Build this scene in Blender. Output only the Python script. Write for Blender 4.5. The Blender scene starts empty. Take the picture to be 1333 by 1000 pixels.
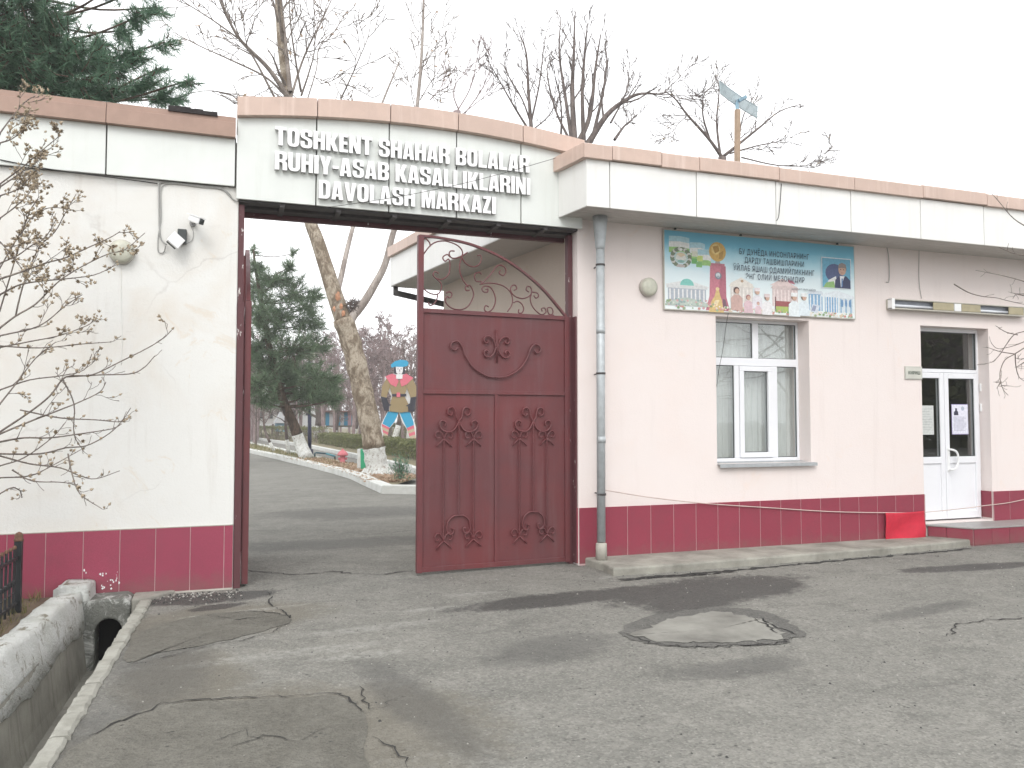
import bpy, math, random
from mathutils import Vector, Matrix
R=math.radians
S=bpy.context.scene
COL=S.collection
# ------------------------------------------------------------------ camera, sky, sun, exposure
CAM_H=1.6; CAM_Y=-8.19; FPX=1050.0; YAW=R(19.75); PITCH=math.atan(47/1050)
cam=bpy.data.objects.new('camera',bpy.data.cameras.new('camera')); COL.objects.link(cam)
cam.data.sensor_width=36; cam.data.lens=36*FPX/1333; cam.data.clip_end=2000; cam.data.clip_start=.05
cam.location=(0,CAM_Y,CAM_H); cam.rotation_euler=(R(90)+PITCH,0,-YAW)
S.camera=cam
W=bpy.data.worlds.new('World'); S.world=W; W.use_nodes=True
wn=W.node_tree.nodes; wl=W.node_tree.links; wn.clear()
SUN_EL=R(42); SUN_AZ=R(205)          # azimuth clockwise from +Y: behind the camera, a little to its left
sky=wn.new('ShaderNodeTexSky'); sky.sky_type='NISHITA'; sky.sun_disc=False
sky.sun_elevation=SUN_EL; sky.sun_rotation=SUN_AZ; sky.dust_density=4; sky.air_density=1.0; sky.ozone_density=1.0
hs=wn.new('ShaderNodeHueSaturation'); hs.inputs['Saturation'].default_value=.12
mx=wn.new('ShaderNodeMix'); mx.data_type='RGBA'; mx.inputs['Factor'].default_value=.72
mx.inputs['B'].default_value=(13.3,13.4,13.6,1)   # the even white cloud cover over the blue sky
bg=wn.new('ShaderNodeBackground'); bg.inputs['Strength'].default_value=.13
wo=wn.new('ShaderNodeOutputWorld')
wl.new(sky.outputs[0],hs.inputs['Color']); wl.new(hs.outputs[0],mx.inputs['A'])
wl.new(mx.outputs['Result'],bg.inputs[0]); wl.new(bg.outputs[0],wo.inputs[0])
sl=bpy.data.lights.new('sun','SUN'); sl.energy=.9; sl.angle=R(25); sl.color=(1,.965,.92)
so=bpy.data.objects.new('sun',sl); COL.objects.link(so)
sd=Vector((math.sin(SUN_AZ)*math.cos(SUN_EL),math.cos(SUN_AZ)*math.cos(SUN_EL),math.sin(SUN_EL)))
so.rotation_euler=sd.to_track_quat('Z','Y').to_euler()
S.view_settings.view_transform='Standard'; S.view_settings.look='None'; S.view_settings.exposure=.30; S.view_settings.gamma=1
S.view_settings.use_curve_mapping=False
S.render.engine='CYCLES'; S.cycles.use_denoising=True; S.cycles.max_bounces=8; S.cycles.transparent_max_bounces=16

# ------------------------------------------------------------------ measuring: photo pixel -> world point on a known plane
def ray(px,py):
    u=(px-666.5)/FPX; v=-(py-500)/FPX
    fx,fz=math.cos(PITCH),math.sin(PITCH); d=fx-v*fz; z=fz+v*fx
    return Vector((d*math.sin(YAW)+u*math.cos(YAW), d*math.cos(YAW)-u*math.sin(YAW), z))
CP=Vector((0,CAM_Y,CAM_H))
def at(px,py,Y=0.0):
    r=ray(px,py); return CP+r*((Y-CAM_Y)/r.y)
def gp(px,py,z=0.0):
    r=ray(px,py); p=CP+r*((z-CAM_H)/r.z); return p
def ax(px,Y=0.0): return at(px,547,Y).x

# ------------------------------------------------------------------ mesh builder
class MB:
    def __init__(s): s.v=[]; s.f=[]; s.m=[]; s.mi=0
    def add(s,vs,fs):
        b=len(s.v); s.v.extend(tuple(p) for p in vs)
        for f in fs: s.f.append(tuple(i+b for i in f)); s.m.append(s.mi)
    def box(s,x0,x1,y0,y1,z0,z1):
        s.add([(x0,y0,z0),(x1,y0,z0),(x1,y1,z0),(x0,y1,z0),(x0,y0,z1),(x1,y0,z1),(x1,y1,z1),(x0,y1,z1)],
          [(0,3,2,1),(4,5,6,7),(0,1,5,4),(1,2,6,5),(2,3,7,6),(3,0,4,7)])
    def prism(s,poly,a,b,axis='z'):
        n=len(poly)
        def q(p,h): return {'z':(p[0],p[1],h),'y':(p[0],h,p[1]),'x':(h,p[0],p[1])}[axis]
        vs=[q(p,a) for p in poly]+[q(p,b) for p in poly]
        fs=[tuple(range(n))[::-1],tuple(range(n,2*n))]+[(i,(i+1)%n,(i+1)%n+n,i+n) for i in range(n)]
        s.add(vs,fs)
    def tube(s,pts,rad,n=6,cap=True):
        pts=[Vector(p) for p in pts]; k=len(pts)
        if isinstance(rad,(int,float)): rad=[rad]*k
        t=(pts[1]-pts[0]).normalized(); u=t.orthogonal().normalized(); vs=[]
        cs=[(math.cos(2*math.pi*i/n),math.sin(2*math.pi*i/n)) for i in range(n)]
        for i,p in enumerate(pts):
            if 0<i<k-1: t=pts[i+1]-pts[i-1]
            elif i==k-1: t=pts[i]-pts[i-1]
            else: t=pts[1]-pts[0]
            if t.length<1e-9: t=Vector((0,0,1))
            t.normalize(); u=u-t*u.dot(t)
            if u.length<1e-6: u=t.orthogonal()
            u.normalize(); w=t.cross(u); r=rad[i]
            for c,sn in cs: vs.append(p+u*(c*r)+w*(sn*r))
        fs=[]
        for i in range(k-1):
            for j in range(n):
                a=i*n+j; b=i*n+(j+1)%n; fs.append((a,b,b+n,a+n))
        if cap and n>2: fs.append(tuple(range(n))[::-1]); fs.append(tuple(range((k-1)*n,k*n)))
        s.add(vs,fs)
    def bar(s,a,b,w,h=None): # square bar
        h=h or w; a=Vector(a); b=Vector(b); t=(b-a).normalized()
        u=t.cross(Vector((0,0,1)))
        if u.length<1e-3: u=t.cross(Vector((0,1,0)))
        u.normalize(); v=u.cross(t); vs=[]
        for p in (a,b):
            for c,d in ((-1,-1),(1,-1),(1,1),(-1,1)): vs.append(p+u*(c*w/2)+v*(d*h/2))
        s.add(vs,[(3,2,1,0),(4,5,6,7),(0,1,5,4),(1,2,6,5),(2,3,7,6),(3,0,4,7)])
    def lathe(s,c,prof,n=20,axis='z'):
        c=Vector(c); vs=[]
        for r,h in prof:
            for i in range(n):
                a=2*math.pi*i/n; x,y=r*math.cos(a),r*math.sin(a)
                vs.append(c+Vector({'z':(x,y,h),'y':(x,h,y),'x':(h,x,y)}[axis]))
        fs=[(i*n+j,i*n+(j+1)%n,(i+1)*n+(j+1)%n,(i+1)*n+j) for i in range(len(prof)-1) for j in range(n)]
        if prof[0][0]>1e-6: fs.append(tuple(range(n))[::-1])
        if prof[-1][0]>1e-6: fs.append(tuple(range((len(prof)-1)*n,len(prof)*n)))
        s.add(vs,fs)
    def quad(s,a,b,c,d): s.add([a,b,c,d],[(0,1,2,3)])
def wloc(o):
    p=Vector((0,0,0))
    while o: p+=o.location; o=o.parent
    return p
def obj(name,mb,mats,parent=None,local=False,smooth=False,bevel=0,kind=None,seg=2):
    me=bpy.data.meshes.new(name)
    off=wloc(parent) if (parent and not local) else Vector((0,0,0))
    me.from_pydata([(v[0]-off.x,v[1]-off.y,v[2]-off.z) for v in mb.v],[],mb.f)
    if not isinstance(mats,(list,tuple)): mats=[mats]
    for m in mats: me.materials.append(m)
    if len(mats)>1: me.polygons.foreach_set('material_index',mb.m)
    if smooth: me.polygons.foreach_set('use_smooth',[True]*len(me.polygons))
    me.update()
    o=bpy.data.objects.new(name,me); COL.objects.link(o); o.parent=parent
    if bevel:
        b=o.modifiers.new('bevel','BEVEL'); b.width=bevel; b.segments=seg; b.limit_method='ANGLE'; b.angle_limit=R(35)
    if kind: o['kind']=kind
    return o
def thing(name,label,cat,loc=(0,0,0),group=None,rz=0):
    o=bpy.data.objects.new(name,None); COL.objects.link(o); o.location=loc; o.rotation_euler=(0,0,rz)
    o.empty_display_size=.2
    return tag(o,label,cat,group)
def tag(o,label,cat,group=None):
    o['label']=label; o['category']=cat
    if group: o['group']=group
    return o
def dup(o,name,parent,loc=(0,0,0)):
    c=o.copy(); c.name=name; COL.objects.link(c); c.parent=parent; c.location=loc; return c
def dup_tree(o,parent=None):
    c=o.copy(); COL.objects.link(c); c.parent=parent
    for ch in list(o.children): dup_tree(ch,c)
    return c

# ------------------------------------------------------------------ materials
class NT:
    def __init__(s,name):
        s.mat=bpy.data.materials.new(name); s.mat.use_nodes=True; s.t=s.mat.node_tree
        s.b=s.t.nodes['Principled BSDF']; s.tc=s.t.nodes.new('ShaderNodeTexCoord')
    def n(s,ty,**kw):
        x=s.t.nodes.new(ty)
        for k,v in kw.items(): setattr(x,k,v)
        return x
    def L(s,a,b): s.t.links.new(a,b)
    def coords(s,scale=(1,1,1),src='Object',rand=False):
        m=s.n('ShaderNodeMapping'); m.inputs['Scale'].default_value=scale
        s.L(s.tc.outputs[src],m.inputs[0])
        if rand:
            oi=s.n('ShaderNodeObjectInfo'); mu=s.n('ShaderNodeMath',operation='MULTIPLY'); mu.inputs[1].default_value=50
            s.L(oi.outputs['Random'],mu.inputs[0]); s.L(mu.outputs[0],m.inputs['Location'])
        return m.outputs[0]
    def noise(s,scale,detail=4,rough=.6,co=None,dist=0):
        x=s.n('ShaderNodeTexNoise'); x.inputs['Scale'].default_value=scale; x.inputs['Detail'].default_value=detail
        x.inputs['Roughness'].default_value=rough; x.inputs['Distortion'].default_value=dist
        s.L(co if co is not None else s.coords(),x.inputs['Vector']); return x.outputs['Fac']
    def ramp(s,fac,stops):
        r=s.n('ShaderNodeValToRGB'); e=r.color_ramp.elements
        while len(e)<len(stops): e.new(.5)
        for i,(p,c) in enumerate(stops):
            e[i].position=p; e[i].color=(c,c,c,1) if isinstance(c,(int,float)) else (*c,1)
        s.L(fac,r.inputs[0]); return r.outputs[0]
    def mix(s,fac,a,b,mode='MIX'):
        x=s.n('ShaderNodeMix',data_type='RGBA',blend_type=mode)
        for v,k in ((fac,'Factor'),(a,'A'),(b,'B')):
            if isinstance(v,(int,float)): x.inputs[k].default_value=v if k=='Factor' else (v,v,v,1)
            elif isinstance(v,(tuple,list)): x.inputs[k].default_value=(*v,1)
            else: s.L(v,x.inputs[k])
        return x.outputs['Result']
    def math(s,op,a,b=0,c=None):
        x=s.n('ShaderNodeMath',operation=op)
        for i,v in enumerate((a,b,c)):
            if v is None: continue
            if isinstance(v,(int,float)): x.inputs[i].default_value=v
            else: s.L(v,x.inputs[i])
        return x.outputs[0]
    def color(s,c):
        if isinstance(c,(tuple,list)): s.b.inputs['Base Color'].default_value=(*c,1)
        else: s.L(c,s.b.inputs['Base Color'])
    def bump(s,h,strength=.3,dist=.01):
        x=s.n('ShaderNodeBump'); x.inputs['Strength'].default_value=strength; x.inputs['Distance'].default_value=dist
        s.L(h,x.inputs['Height']); s.L(x.outputs[0],s.b.inputs['Normal'])
    def set(s,**kw):
        for k,v in kw.items(): s.b.inputs[k.replace('_',' ')].default_value=v
        return s
def simple(name,c,rough=.6,var=.12,scale=6,metal=0,bump=0,bscale=60,c2=None,streak=0,streakc=None,rnd=0,spec=.5):
    n=NT(name); co=n.coords(rand=rnd>0)
    c2=c2 or tuple(max(0,x*(1-var*2)) for x in c)
    col=n.mix(n.ramp(n.noise(scale,6,.65,co),[(.35,0),(.7,1)]),c,c2)
    if streak:
        sc=n.coords((14,14,.9),rand=rnd>0)
        m=n.math('MULTIPLY',n.ramp(n.noise(1,5,.6,sc),[(.52,0),(.75,1)]),streak)
        col=n.mix(m,col,streakc or tuple(x*.5 for x in c))
    if rnd:
        oi=n.n('ShaderNodeObjectInfo'); v=n.math('MULTIPLY_ADD',oi.outputs['Random'],rnd*2,1-rnd)
        col=n.mix(1,col,n.n('ShaderNodeCombineColor').outputs[0],'MULTIPLY') if 0 else n.mix(n.math('MULTIPLY',oi.outputs['Random'],rnd),col,tuple(x*.72 for x in c))
    n.color(col); n.set(Roughness=rough,Metallic=metal,Specular_IOR_Level=spec)
    if bump: n.bump(n.noise(bscale,5,.6,co),bump,.004)
    return n.mat
M={}
# plaster: fine roller texture, large faint stains, streaks from the eaves
def plaster(name,c,stain,amt=.5):
    n=NT(name)
    big=n.ramp(n.noise(1.1,5,.6,dist=.6),[(.45,0),(.72,1)])
    col=n.mix(n.math('MULTIPLY',big,amt),c,stain)
    st=n.ramp(n.noise(1,6,.65,n.coords((7,7,.5))),[(.56,0),(.8,1)])
    col=n.mix(n.math('MULTIPLY',st,amt*.6),col,tuple(x*.75 for x in stain))
    sp=n.ramp(n.noise(70,2,.5),[(.66,0),(.74,1)])
    col=n.mix(n.math('MULTIPLY',sp,.12),col,(.35,.32,.3))
    # peeling and repaired spots
    pe=n.ramp(n.noise(2.3,8,.75,dist=1.2),[(.60,0),(.64,1)])
    col=n.mix(n.math('MULTIPLY',pe,amt*.55),col,tuple(min(1,x*1.02) for x in (stain[0]*.98,stain[1]*.93,stain[2]*.86)))
    nz=n.n('ShaderNodeTexNoise'); nz.inputs['Scale'].default_value=2.5; nz.inputs['Detail'].default_value=5; n.L(n.coords(),nz.inputs['Vector'])
    wp=n.mix(.22,n.coords((.55,.55,.8)),nz.outputs['Color'],'ADD'); vc=n.n('ShaderNodeTexVoronoi',feature='DISTANCE_TO_EDGE'); vc.inputs['Scale'].default_value=.9; n.L(wp,vc.inputs['Vector'])
    ck=n.math('MULTIPLY',n.ramp(vc.outputs['Distance'],[(.0015,1),(.005,0)]),n.ramp(n.noise(.9,3,.5),[(.48,0),(.58,1)])); col=n.mix(n.math('MULTIPLY',ck,.28 if amt>.7 else 0.0),col,(.36,.33,.30))
    n.color(col); n.set(Roughness=.9,Specular_IOR_Level=.25)
    h=n.math('ADD',n.noise(55,4,.7),n.math('MULTIPLY',n.noise(4,4,.6),1.5)); n.bump(h,.4,.007)
    return n.mat
M['plaster_white']=plaster('white_plaster',(.745,.745,.72),(.68,.635,.57),.8)
M['plaster_pink']=plaster('pink_plaster',(.765,.695,.67),(.76,.66,.62),.5)
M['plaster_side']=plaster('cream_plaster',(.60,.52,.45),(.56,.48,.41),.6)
def tile_mat(name,c):
    n=NT(name); co=n.coords(rand=True)
    f=n.noise(160,3,.7,co); col=n.mix(n.ramp(f,[(.3,0),(.75,1)]),tuple(x*.86 for x in c),tuple(min(1,x*1.25) for x in c))
    col=n.mix(n.math('MULTIPLY',n.ramp(n.noise(5,6,.7,co),[(.45,0),(.75,1)]),.45),col,tuple(x*.62+.025 for x in c))
    oi=n.n('ShaderNodeObjectInfo'); col=n.mix(n.math('MULTIPLY',oi.outputs['Random'],.35),col,tuple(x*.78 for x in c))
    # dried splashes of dirt and whitewash near the pavement
    g=n.n('ShaderNodeSeparateXYZ'); n.L(n.tc.outputs['Object'],g.inputs[0])
    lo=n.ramp(n.math('ADD',g.outputs['Z'],n.math('MULTIPLY',n.noise(9,6,.7,co),.35)),[(.17,1),(.36,0)])
    col=n.mix(n.math('MULTIPLY',lo,.45),col,(.17,.12,.10))
    n.color(col); n.set(Roughness=.5,Specular_IOR_Level=.35); n.bump(f,.12,.002); return n.mat
M['tile']=tile_mat('maroon_tile',(.315,.058,.098))
M['tile_red']=tile_mat('dark_red_tile',(.262,.042,.068))
M['grout']=simple('grout',(.55,.38,.38),.9)
M['fascia']=simple('pale_composite_panel',(.735,.765,.735),.32,.04,2.5,streak=.16,streakc=(.5,.5,.43),rnd=.06)
M['fascia_white']=simple('white_composite_panel',(.80,.80,.775),.32,.03,2,streak=.18,streakc=(.55,.53,.47),rnd=.06)
M['coping']=simple('copper_coping',(.62,.465,.39),.42,.08,3,streak=.55,streakc=(.76,.62,.55),rnd=.35)
M['coping_brown']=simple('brown_coping',(.38,.25,.195),.45,.1,4,streak=.2,streakc=(.25,.15,.12))
M['coping_dark']=simple('bare_bitumen_edge',(.035,.03,.03),.9,.2,30)
M['joint']=simple('dark_joint',(.05,.045,.04),.9)
M['letter']=simple('white_letter',(.90,.90,.90),.3,.005)
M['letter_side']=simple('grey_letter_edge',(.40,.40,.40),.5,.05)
M['dark_steel']=simple('dark_steel',(.06,.055,.055),.6,.2,9)
def gate_paint():
    n=NT('maroon_gate_paint')
    base=n.mix(n.ramp(n.noise(1.6,5,.6,dist=.5),[(.38,0),(.66,1)]),(.118,.037,.041),(.150,.033,.036))
    base=n.mix(n.math('MULTIPLY',n.ramp(n.noise(1,5,.6,n.coords((9,9,.8))),[(.5,0),(.72,1)]),.5),base,(.15,.075,.078))
    base=n.mix(n.math('MULTIPLY',n.ramp(n.noise(90,3,.6),[(.6,0),(.7,1)]),.25),base,(.08,.03,.03))
    base=n.mix(n.math('MULTIPLY',n.ramp(n.noise(6,9,.8,dist=.8),[(.60,0),(.68,1)]),.45),base,(.062,.024,.022))
    base=n.mix(n.math('MULTIPLY',n.ramp(n.noise(26,6,.8),[(.685,0),(.70,1)]),.5),base,(.34,.22,.20))
    n.color(base); n.L(n.ramp(n.noise(5,5,.6),[(.3,.34),(.7,.6)]),n.b.inputs['Roughness'])
    n.bump(n.math('ADD',n.noise(3.2,3,.5),n.math('MULTIPLY',n.noise(80,3,.6),.1)),.22,.02); return n.mat
M['gate']=gate_paint()
def chipped():
    n=NT('chipped_maroon_paint'); 
    f=n.ramp(n.noise(9,8,.75,n.coords((2,2,.7))),[(.63,0),(.65,1)])
    n.color(n.mix(f,(.10,.033,.038),(.70,.66,.64))); n.set(Roughness=.6); n.bump(f,.5,.003); return n.mat
M['chipped']=chipped()
M['pvc']=simple('white_pvc',(.80,.81,.84),.3,.02)
M['soffit']=simple('soffit_board',(.50,.48,.45),.5,.06,8,rnd=.15)
M['sill']=simple('galvanised_sill',(.42,.44,.45),.4,.12,20,metal=.4)
M['zinc']=simple('zinc_pipe',(.47,.505,.52),.42,.12,12,metal=.15,bump=.05)
M['mortar']=simple('cement',(.44,.42,.37),.9,.15,9,bump=.3)
M['concrete']=simple('concrete_slab',(.36,.35,.305),.9,.2,2.6,bump=.5,bscale=45,c2=(.17,.163,.14))
M['concrete_dark']=simple('damp_concrete',(.34,.33,.29),.85,.2,3,bump=.5,bscale=30,streak=.6,streakc=(.11,.105,.085))
M['step_top']=simple('grey_step_tile',(.33,.32,.31),.4,.12,5)
def whitewash(name,bark=(.20,.16,.12),thr=.62,bs=40,sc=7):
    n=NT(name); f=n.ramp(n.noise(sc,9,.75,dist=.8),[(thr-.04,0),(thr+.05,1)])
    c=n.mix(n.ramp(n.noise(3,5,.6),[(.35,0),(.7,1)]),(.70,.71,.69),(.55,.56,.52))
    n.color(n.mix(f,c,bark)); n.set(Roughness=.95,Specular_IOR_Level=.2)
    n.bump(n.math('ADD',n.noise(bs,6,.7),n.noise(6,6,.7)),.9,.03); return n.mat
M['whitewash']=whitewash('whitewashed_masonry',(.27,.25,.20),.58)
M['kerb_concrete']=simple('kerb_concrete',(.36,.355,.315),.95,.22,7,bump=.6,bscale=40,c2=(.22,.215,.185))
M['culvert']=whitewash('limed_concrete',(.20,.205,.185),.44,sc=4)
M['whitewash_kerb']=whitewash('whitewashed_kerb',(.40,.38,.34),.8)
M['whitewash_bark']=whitewash('whitewashed_bark',(.26,.21,.17),.56,sc=16)
M['iron']=simple('black_iron',(.022,.025,.028),.5,.2,20,bump=.1)
M['rust']=simple('rusty_finial',(.22,.12,.08),.85,.3,40)
M['soil']=simple('dry_soil',(.17,.125,.085),1,.3,6,bump=1,bscale=25,c2=(.09,.07,.05))
M['drygrass']=simple('dry_lawn',(.23,.20,.12),1,.3,2,bump=.8,bscale=20,c2=(.15,.13,.08))
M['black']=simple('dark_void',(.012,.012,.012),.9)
M['glassdirt']=None
def glass():
    n=NT('window_glass'); t=n.t; t.nodes.remove(n.b)
    g=n.n('ShaderNodeBsdfGlossy'); g.inputs['Roughness'].default_value=.012; g.inputs['Color'].default_value=(.95,.97,.97,1)
    tr=n.n('ShaderNodeBsdfTransparent'); tr.inputs['Color'].default_value=(.93,.945,.94,1)
    lw_=n.n('ShaderNodeLayerWeight'); f=n.math('MULTIPLY_ADD',n.math('POWER',lw_.outputs['Facing'],4),.8,.10); bp=n.n('ShaderNodeBump'); bp.inputs['Strength'].default_value=.06; bp.inputs['Distance'].default_value=.02; n.L(n.noise(2.5,2,.5),bp.inputs['Height']); n.L(bp.outputs[0],g.inputs['Normal'])
    ms=n.n('ShaderNodeMixShader'); n.L(f,ms.inputs[0]); n.L(tr.outputs[0],ms.inputs[1]); n.L(g.outputs[0],ms.inputs[2])
    n.L(ms.outputs[0],t.nodes['Material Output'].inputs[0])
    return n.mat
M['glass']=glass()
M['curtain']=simple('pale_curtain',(.76,.77,.76),.95,.06,3)
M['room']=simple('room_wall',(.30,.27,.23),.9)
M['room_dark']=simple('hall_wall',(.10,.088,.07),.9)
M['paper']=simple('paper',(.80,.80,.78),.8,.03)
M['lamp_glass']=simple('yellowed_lamp_glass',(.54,.54,.45),.35,.12,14)
M['lamp_rim']=simple('lamp_rim',(.50,.48,.42),.5,.1)
M['grey_plastic']=simple('grey_plastic',(.30,.30,.30),.5)
M['cable']=simple('grey_cable',(.40,.40,.385),.6)
M['cable_black']=simple('black_cable',(.02,.02,.02),.6)
M['white_plastic']=simple('white_plastic',(.83,.84,.84),.35,.02)
M['dark_plastic']=simple('dark_plastic',(.05,.06,.06),.4)
M['red_cloth']=simple('red_cloth',(.56,.018,.045),.75,.1,8,bump=.1,bscale=300)
M['rope']=simple('pale_rope',(.62,.50,.46),.9)
M['wood']=simple('bare_wood',(.48,.35,.25),.8,.15,5,streak=.5,bump=.2)
M['dish']=simple('galvanised_dish',(.50,.60,.63),.4,.1,metal=.3)
def bark(name,c,c2,sc=6,stretch=.35,bs=.6):
    n=NT(name); co=n.coords((1,1,stretch))
    f=n.noise(sc,8,.7,co,dist=.6); col=n.mix(n.ramp(f,[(.42,0),(.56,1)]),c,c2)
    col=n.mix(n.math('MULTIPLY',n.ramp(n.noise(sc*5,5,.6,co),[(.5,0),(.65,1)]),.5),col,tuple(x*.45 for x in c2))
    n.color(col); n.set(Roughness=.95,Specular_IOR_Level=.2); n.bump(n.noise(sc*3,8,.75,co),bs,.04); return n.mat
M['plane_bark']=bark('mottled_plane_bark',(.46,.40,.32),(.21,.165,.12),5.5,.55,1.0)
M['plane_limb']=bark('pale_plane_limb',(.44,.395,.36),(.30,.26,.235),4,.3,.4)
M['bare_bark']=bark('grey_brown_bark',(.19,.155,.14),(.11,.088,.08),8,.3)
M['pale_twig']=bark('pale_twig_bark',(.30,.26,.23),(.20,.17,.15),8,.3,.2)
M['far_twig']=bark('hazed_twigs',(.34,.27,.265),(.25,.19,.185),2,.5,.1)  # distance haze is put into this paler twig colour
M['shrub_twig']=bark('shrub_twig',(.25,.22,.19),(.16,.135,.12),30,.3,.2)
M['pod']=simple('dry_seed_pod',(.46,.38,.27),.9,.25,60,c2=(.25,.20,.145))
M['pine_bark']=bark('pine_bark',(.14,.10,.075),(.06,.045,.035),7,.4)
def leafmat(name,a,b,rough=.6):
    n=NT(name); g=n.n('ShaderNodeNewGeometry'); 
    col=n.mix(g.outputs['Random Per Island'],a,b); n.color(col); n.set(Roughness=rough,Specular_IOR_Level=.3)
    tl=n.n('ShaderNodeBsdfTranslucent'); n.L(col,tl.inputs['Color']); ms=n.n('ShaderNodeMixShader'); ms.inputs[0].default_value=.35
    n.L(n.b.outputs[0],ms.inputs[1]); n.L(tl.outputs[0],ms.inputs[2]); n.L(ms.outputs[0],n.t.nodes['Material Output'].inputs[0])
    return n.mat
M['needle']=leafmat('pine_needles',(.075,.160,.105),(.20,.32,.21))
M['needle_far']=leafmat('pine_needles_far',(.085,.140,.080),(.20,.275,.165))
M['hedge']=leafmat('hedge_leaves',(.105,.125,.045),(.23,.235,.11))
M['litter']=leafmat('fallen_leaves',(.33,.22,.15),(.56,.44,.33),.9)
M['grassblade']=leafmat('grass_blades',(.12,.14,.05),(.30,.26,.13),.9)
M['orange_patch']=simple('orange_wound',(.52,.27,.16),.9,.2,15)
FLAT={}
def flat(c,rough=.5):
    k=(tuple(round(x,3) for x in c),rough)
    if k not in FLAT: FLAT[k]=simple('print_%d'%len(FLAT),c,rough,.11,34,spec=.35)
    return FLAT[k]
# worn asphalt with stains that have their own outline
def asphalt(name,c1,c2,c3,c4,blobs=True):
    n=NT(name)
    big=n.ramp(n.noise(.5,6,.65,dist=.5),[(.35,0),(.68,1)])
    col=n.mix(big,c1,c2)
    mid=n.ramp(n.noise(2.6,8,.72,dist=.5),[(.46,0),(.66,1)]); col=n.mix(n.math('MULTIPLY',mid,.6),col,c3)
    dk=n.ramp(n.noise(1.5,8,.75,n.coords((1,1.9,1)),dist=.7),[(.52,0),(.68,1)]); col=n.mix(n.math('MULTIPLY',dk,.6),col,c4)
    fine=n.ramp(n.noise(16,5,.75),[(.40,0),(.66,1)]); col=n.mix(n.math('MULTIPLY',fine,.42),col,c4)
    v=n.n('ShaderNodeTexVoronoi'); v.inputs['Scale'].default_value=75; n.L(n.coords(),v.inputs['Vector'])
    chip=n.n('ShaderNodeSeparateColor'); n.L(v.outputs['Color'],chip.inputs[0])
    col=n.mix(n.math('MULTIPLY',n.ramp(chip.outputs[0],[(.6,0),(1,1)]),.36),col,tuple(min(.4,x*1.5) for x in c2))
    col=n.mix(n.math('MULTIPLY',n.ramp(chip.outputs[1],[(.55,0),(1,1)]),.4),col,tuple(x*.45 for x in c1))
    v2=n.n('ShaderNodeTexVoronoi'); v2.inputs['Scale'].default_value=17; v2.inputs['Randomness'].default_value=1; n.L(n.coords(),v2.inputs['Vector'])
    pit=n.math('MULTIPLY',n.ramp(v2.outputs['Distance'],[(.10,1),(.22,0)]),n.ramp(n.noise(3,3,.5),[(.52,0),(.62,1)])); col=n.mix(n.math('MULTIPLY',pit,.7),col,(.05,.05,.048))
    rough=.93
    if blobs:
        sep=n.n('ShaderNodeSeparateXYZ'); n.L(n.tc.outputs['Object'],sep.inputs[0])
        wob=n.math('MULTIPLY_ADD',n.noise(1.7,8,.72),2.6,-1.3); wob2=n.math('MULTIPLY_ADD',n.noise(11,6,.8),2.2,-1.1)
        wob=n.math('ADD',wob,wob2)
        def blob(cx,cy,rx,ry,rot=0,soft=.22):
            dx=n.math('SUBTRACT',sep.outputs['X'],cx); dy=n.math('SUBTRACT',sep.outputs['Y'],cy)
            c,s_=math.cos(rot),math.sin(rot)
            u=n.math('ADD',n.math('MULTIPLY',dx,c/rx),n.math('MULTIPLY',dy,s_/rx))
            w=n.math('ADD',n.math('MULTIPLY',dx,-s_/ry),n.math('MULTIPLY',dy,c/ry))
            d=n.math('ADD',n.math('MULTIPLY',u,u),n.math('MULTIPLY',w,w))
            d=n.math('MULTIPLY',n.math('ADD',d,wob),.5); return n.ramp(d,[(.42-soft*.3,1),(min(.99,.42+soft*.8),0)])
        def group(bs,soft):
            r=None
            for a in bs:
                b=blob(*a,soft=soft); r=b if r is None else n.math('MAXIMUM',r,b)
            return r
        wet=group(BLOBS_WET,.25); dirt=group(BLOBS_DIRT,.4); pale=group(BLOBS_PALE,.4)
        col=n.mix(n.math('MULTIPLY',dirt,.55),col,(.15,.134,.102))
        col=n.mix(n.math('MULTIPLY',n.math('MULTIPLY',pale,n.ramp(n.noise(14,6,.8),[(.42,0),(.6,1)])),.6),col,(.37,.365,.335))
        grime=group(BLOBS_GRIME,.55); col=n.mix(n.math('MULTIPLY',grime,.5),col,(.085,.084,.08))
        col=n.mix(n.math('MULTIPLY',wet,n.math('MULTIPLY_ADD',n.noise(30,3,.6),.5,.55)),col,(.050,.049,.047))
        n.L(n.math('MULTIPLY_ADD',wet,-.25,.93),n.b.inputs['Roughness'])
    else: n.set(Roughness=.95)
    n.color(col); n.set(Specular_IOR_Level=.3)
    h=n.math('ADD',n.math('MULTIPLY',v.outputs['Distance'],.6),n.math('MULTIPLY',n.noise(5,8,.75),1.8)); n.bump(n.math('SUBTRACT',h,n.math('MULTIPLY',pit,.8)),.6,.022)
    return n.mat
BLOBS_WET=[(4.35,-1.6,1.2,.5,R(8)),(3.1,-1.45,1.25,.24,R(5)),(3.85,-2.0,.55,.35,R(30)),
           (7.7,-1.55,.95,.17,R(-4)),(9.5,-1.9,.8,.22,R(-12)),(10.2,-1.35,.5,.12,0),(-.1,-.38,.55,.22,R(3)),(0,-.75,.22,.10,R(20)),
           (.2,-.30,.35,.16,0)]
BLOBS_GRIME=[(-.35,-2.3,.28,.9,R(5)),(-.45,-3.6,.3,.7,0),(1.05,-3.6,.16,.8,R(8)),(2.2,-2.9,.5,.25,R(20)),(3.2,-3.7,.45,.15,0),(1.6,2.5,1.6,.4,0),(2.2,6,1.5,.8,0),(5.6,-2.9,.6,.12,R(10))]
BLOBS_DIRT=[(.0,-1.25,.85,.5,R(10)),(.35,-3.9,1.0,.75,0),(-.2,-2.8,.35,.7,0)]
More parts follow.
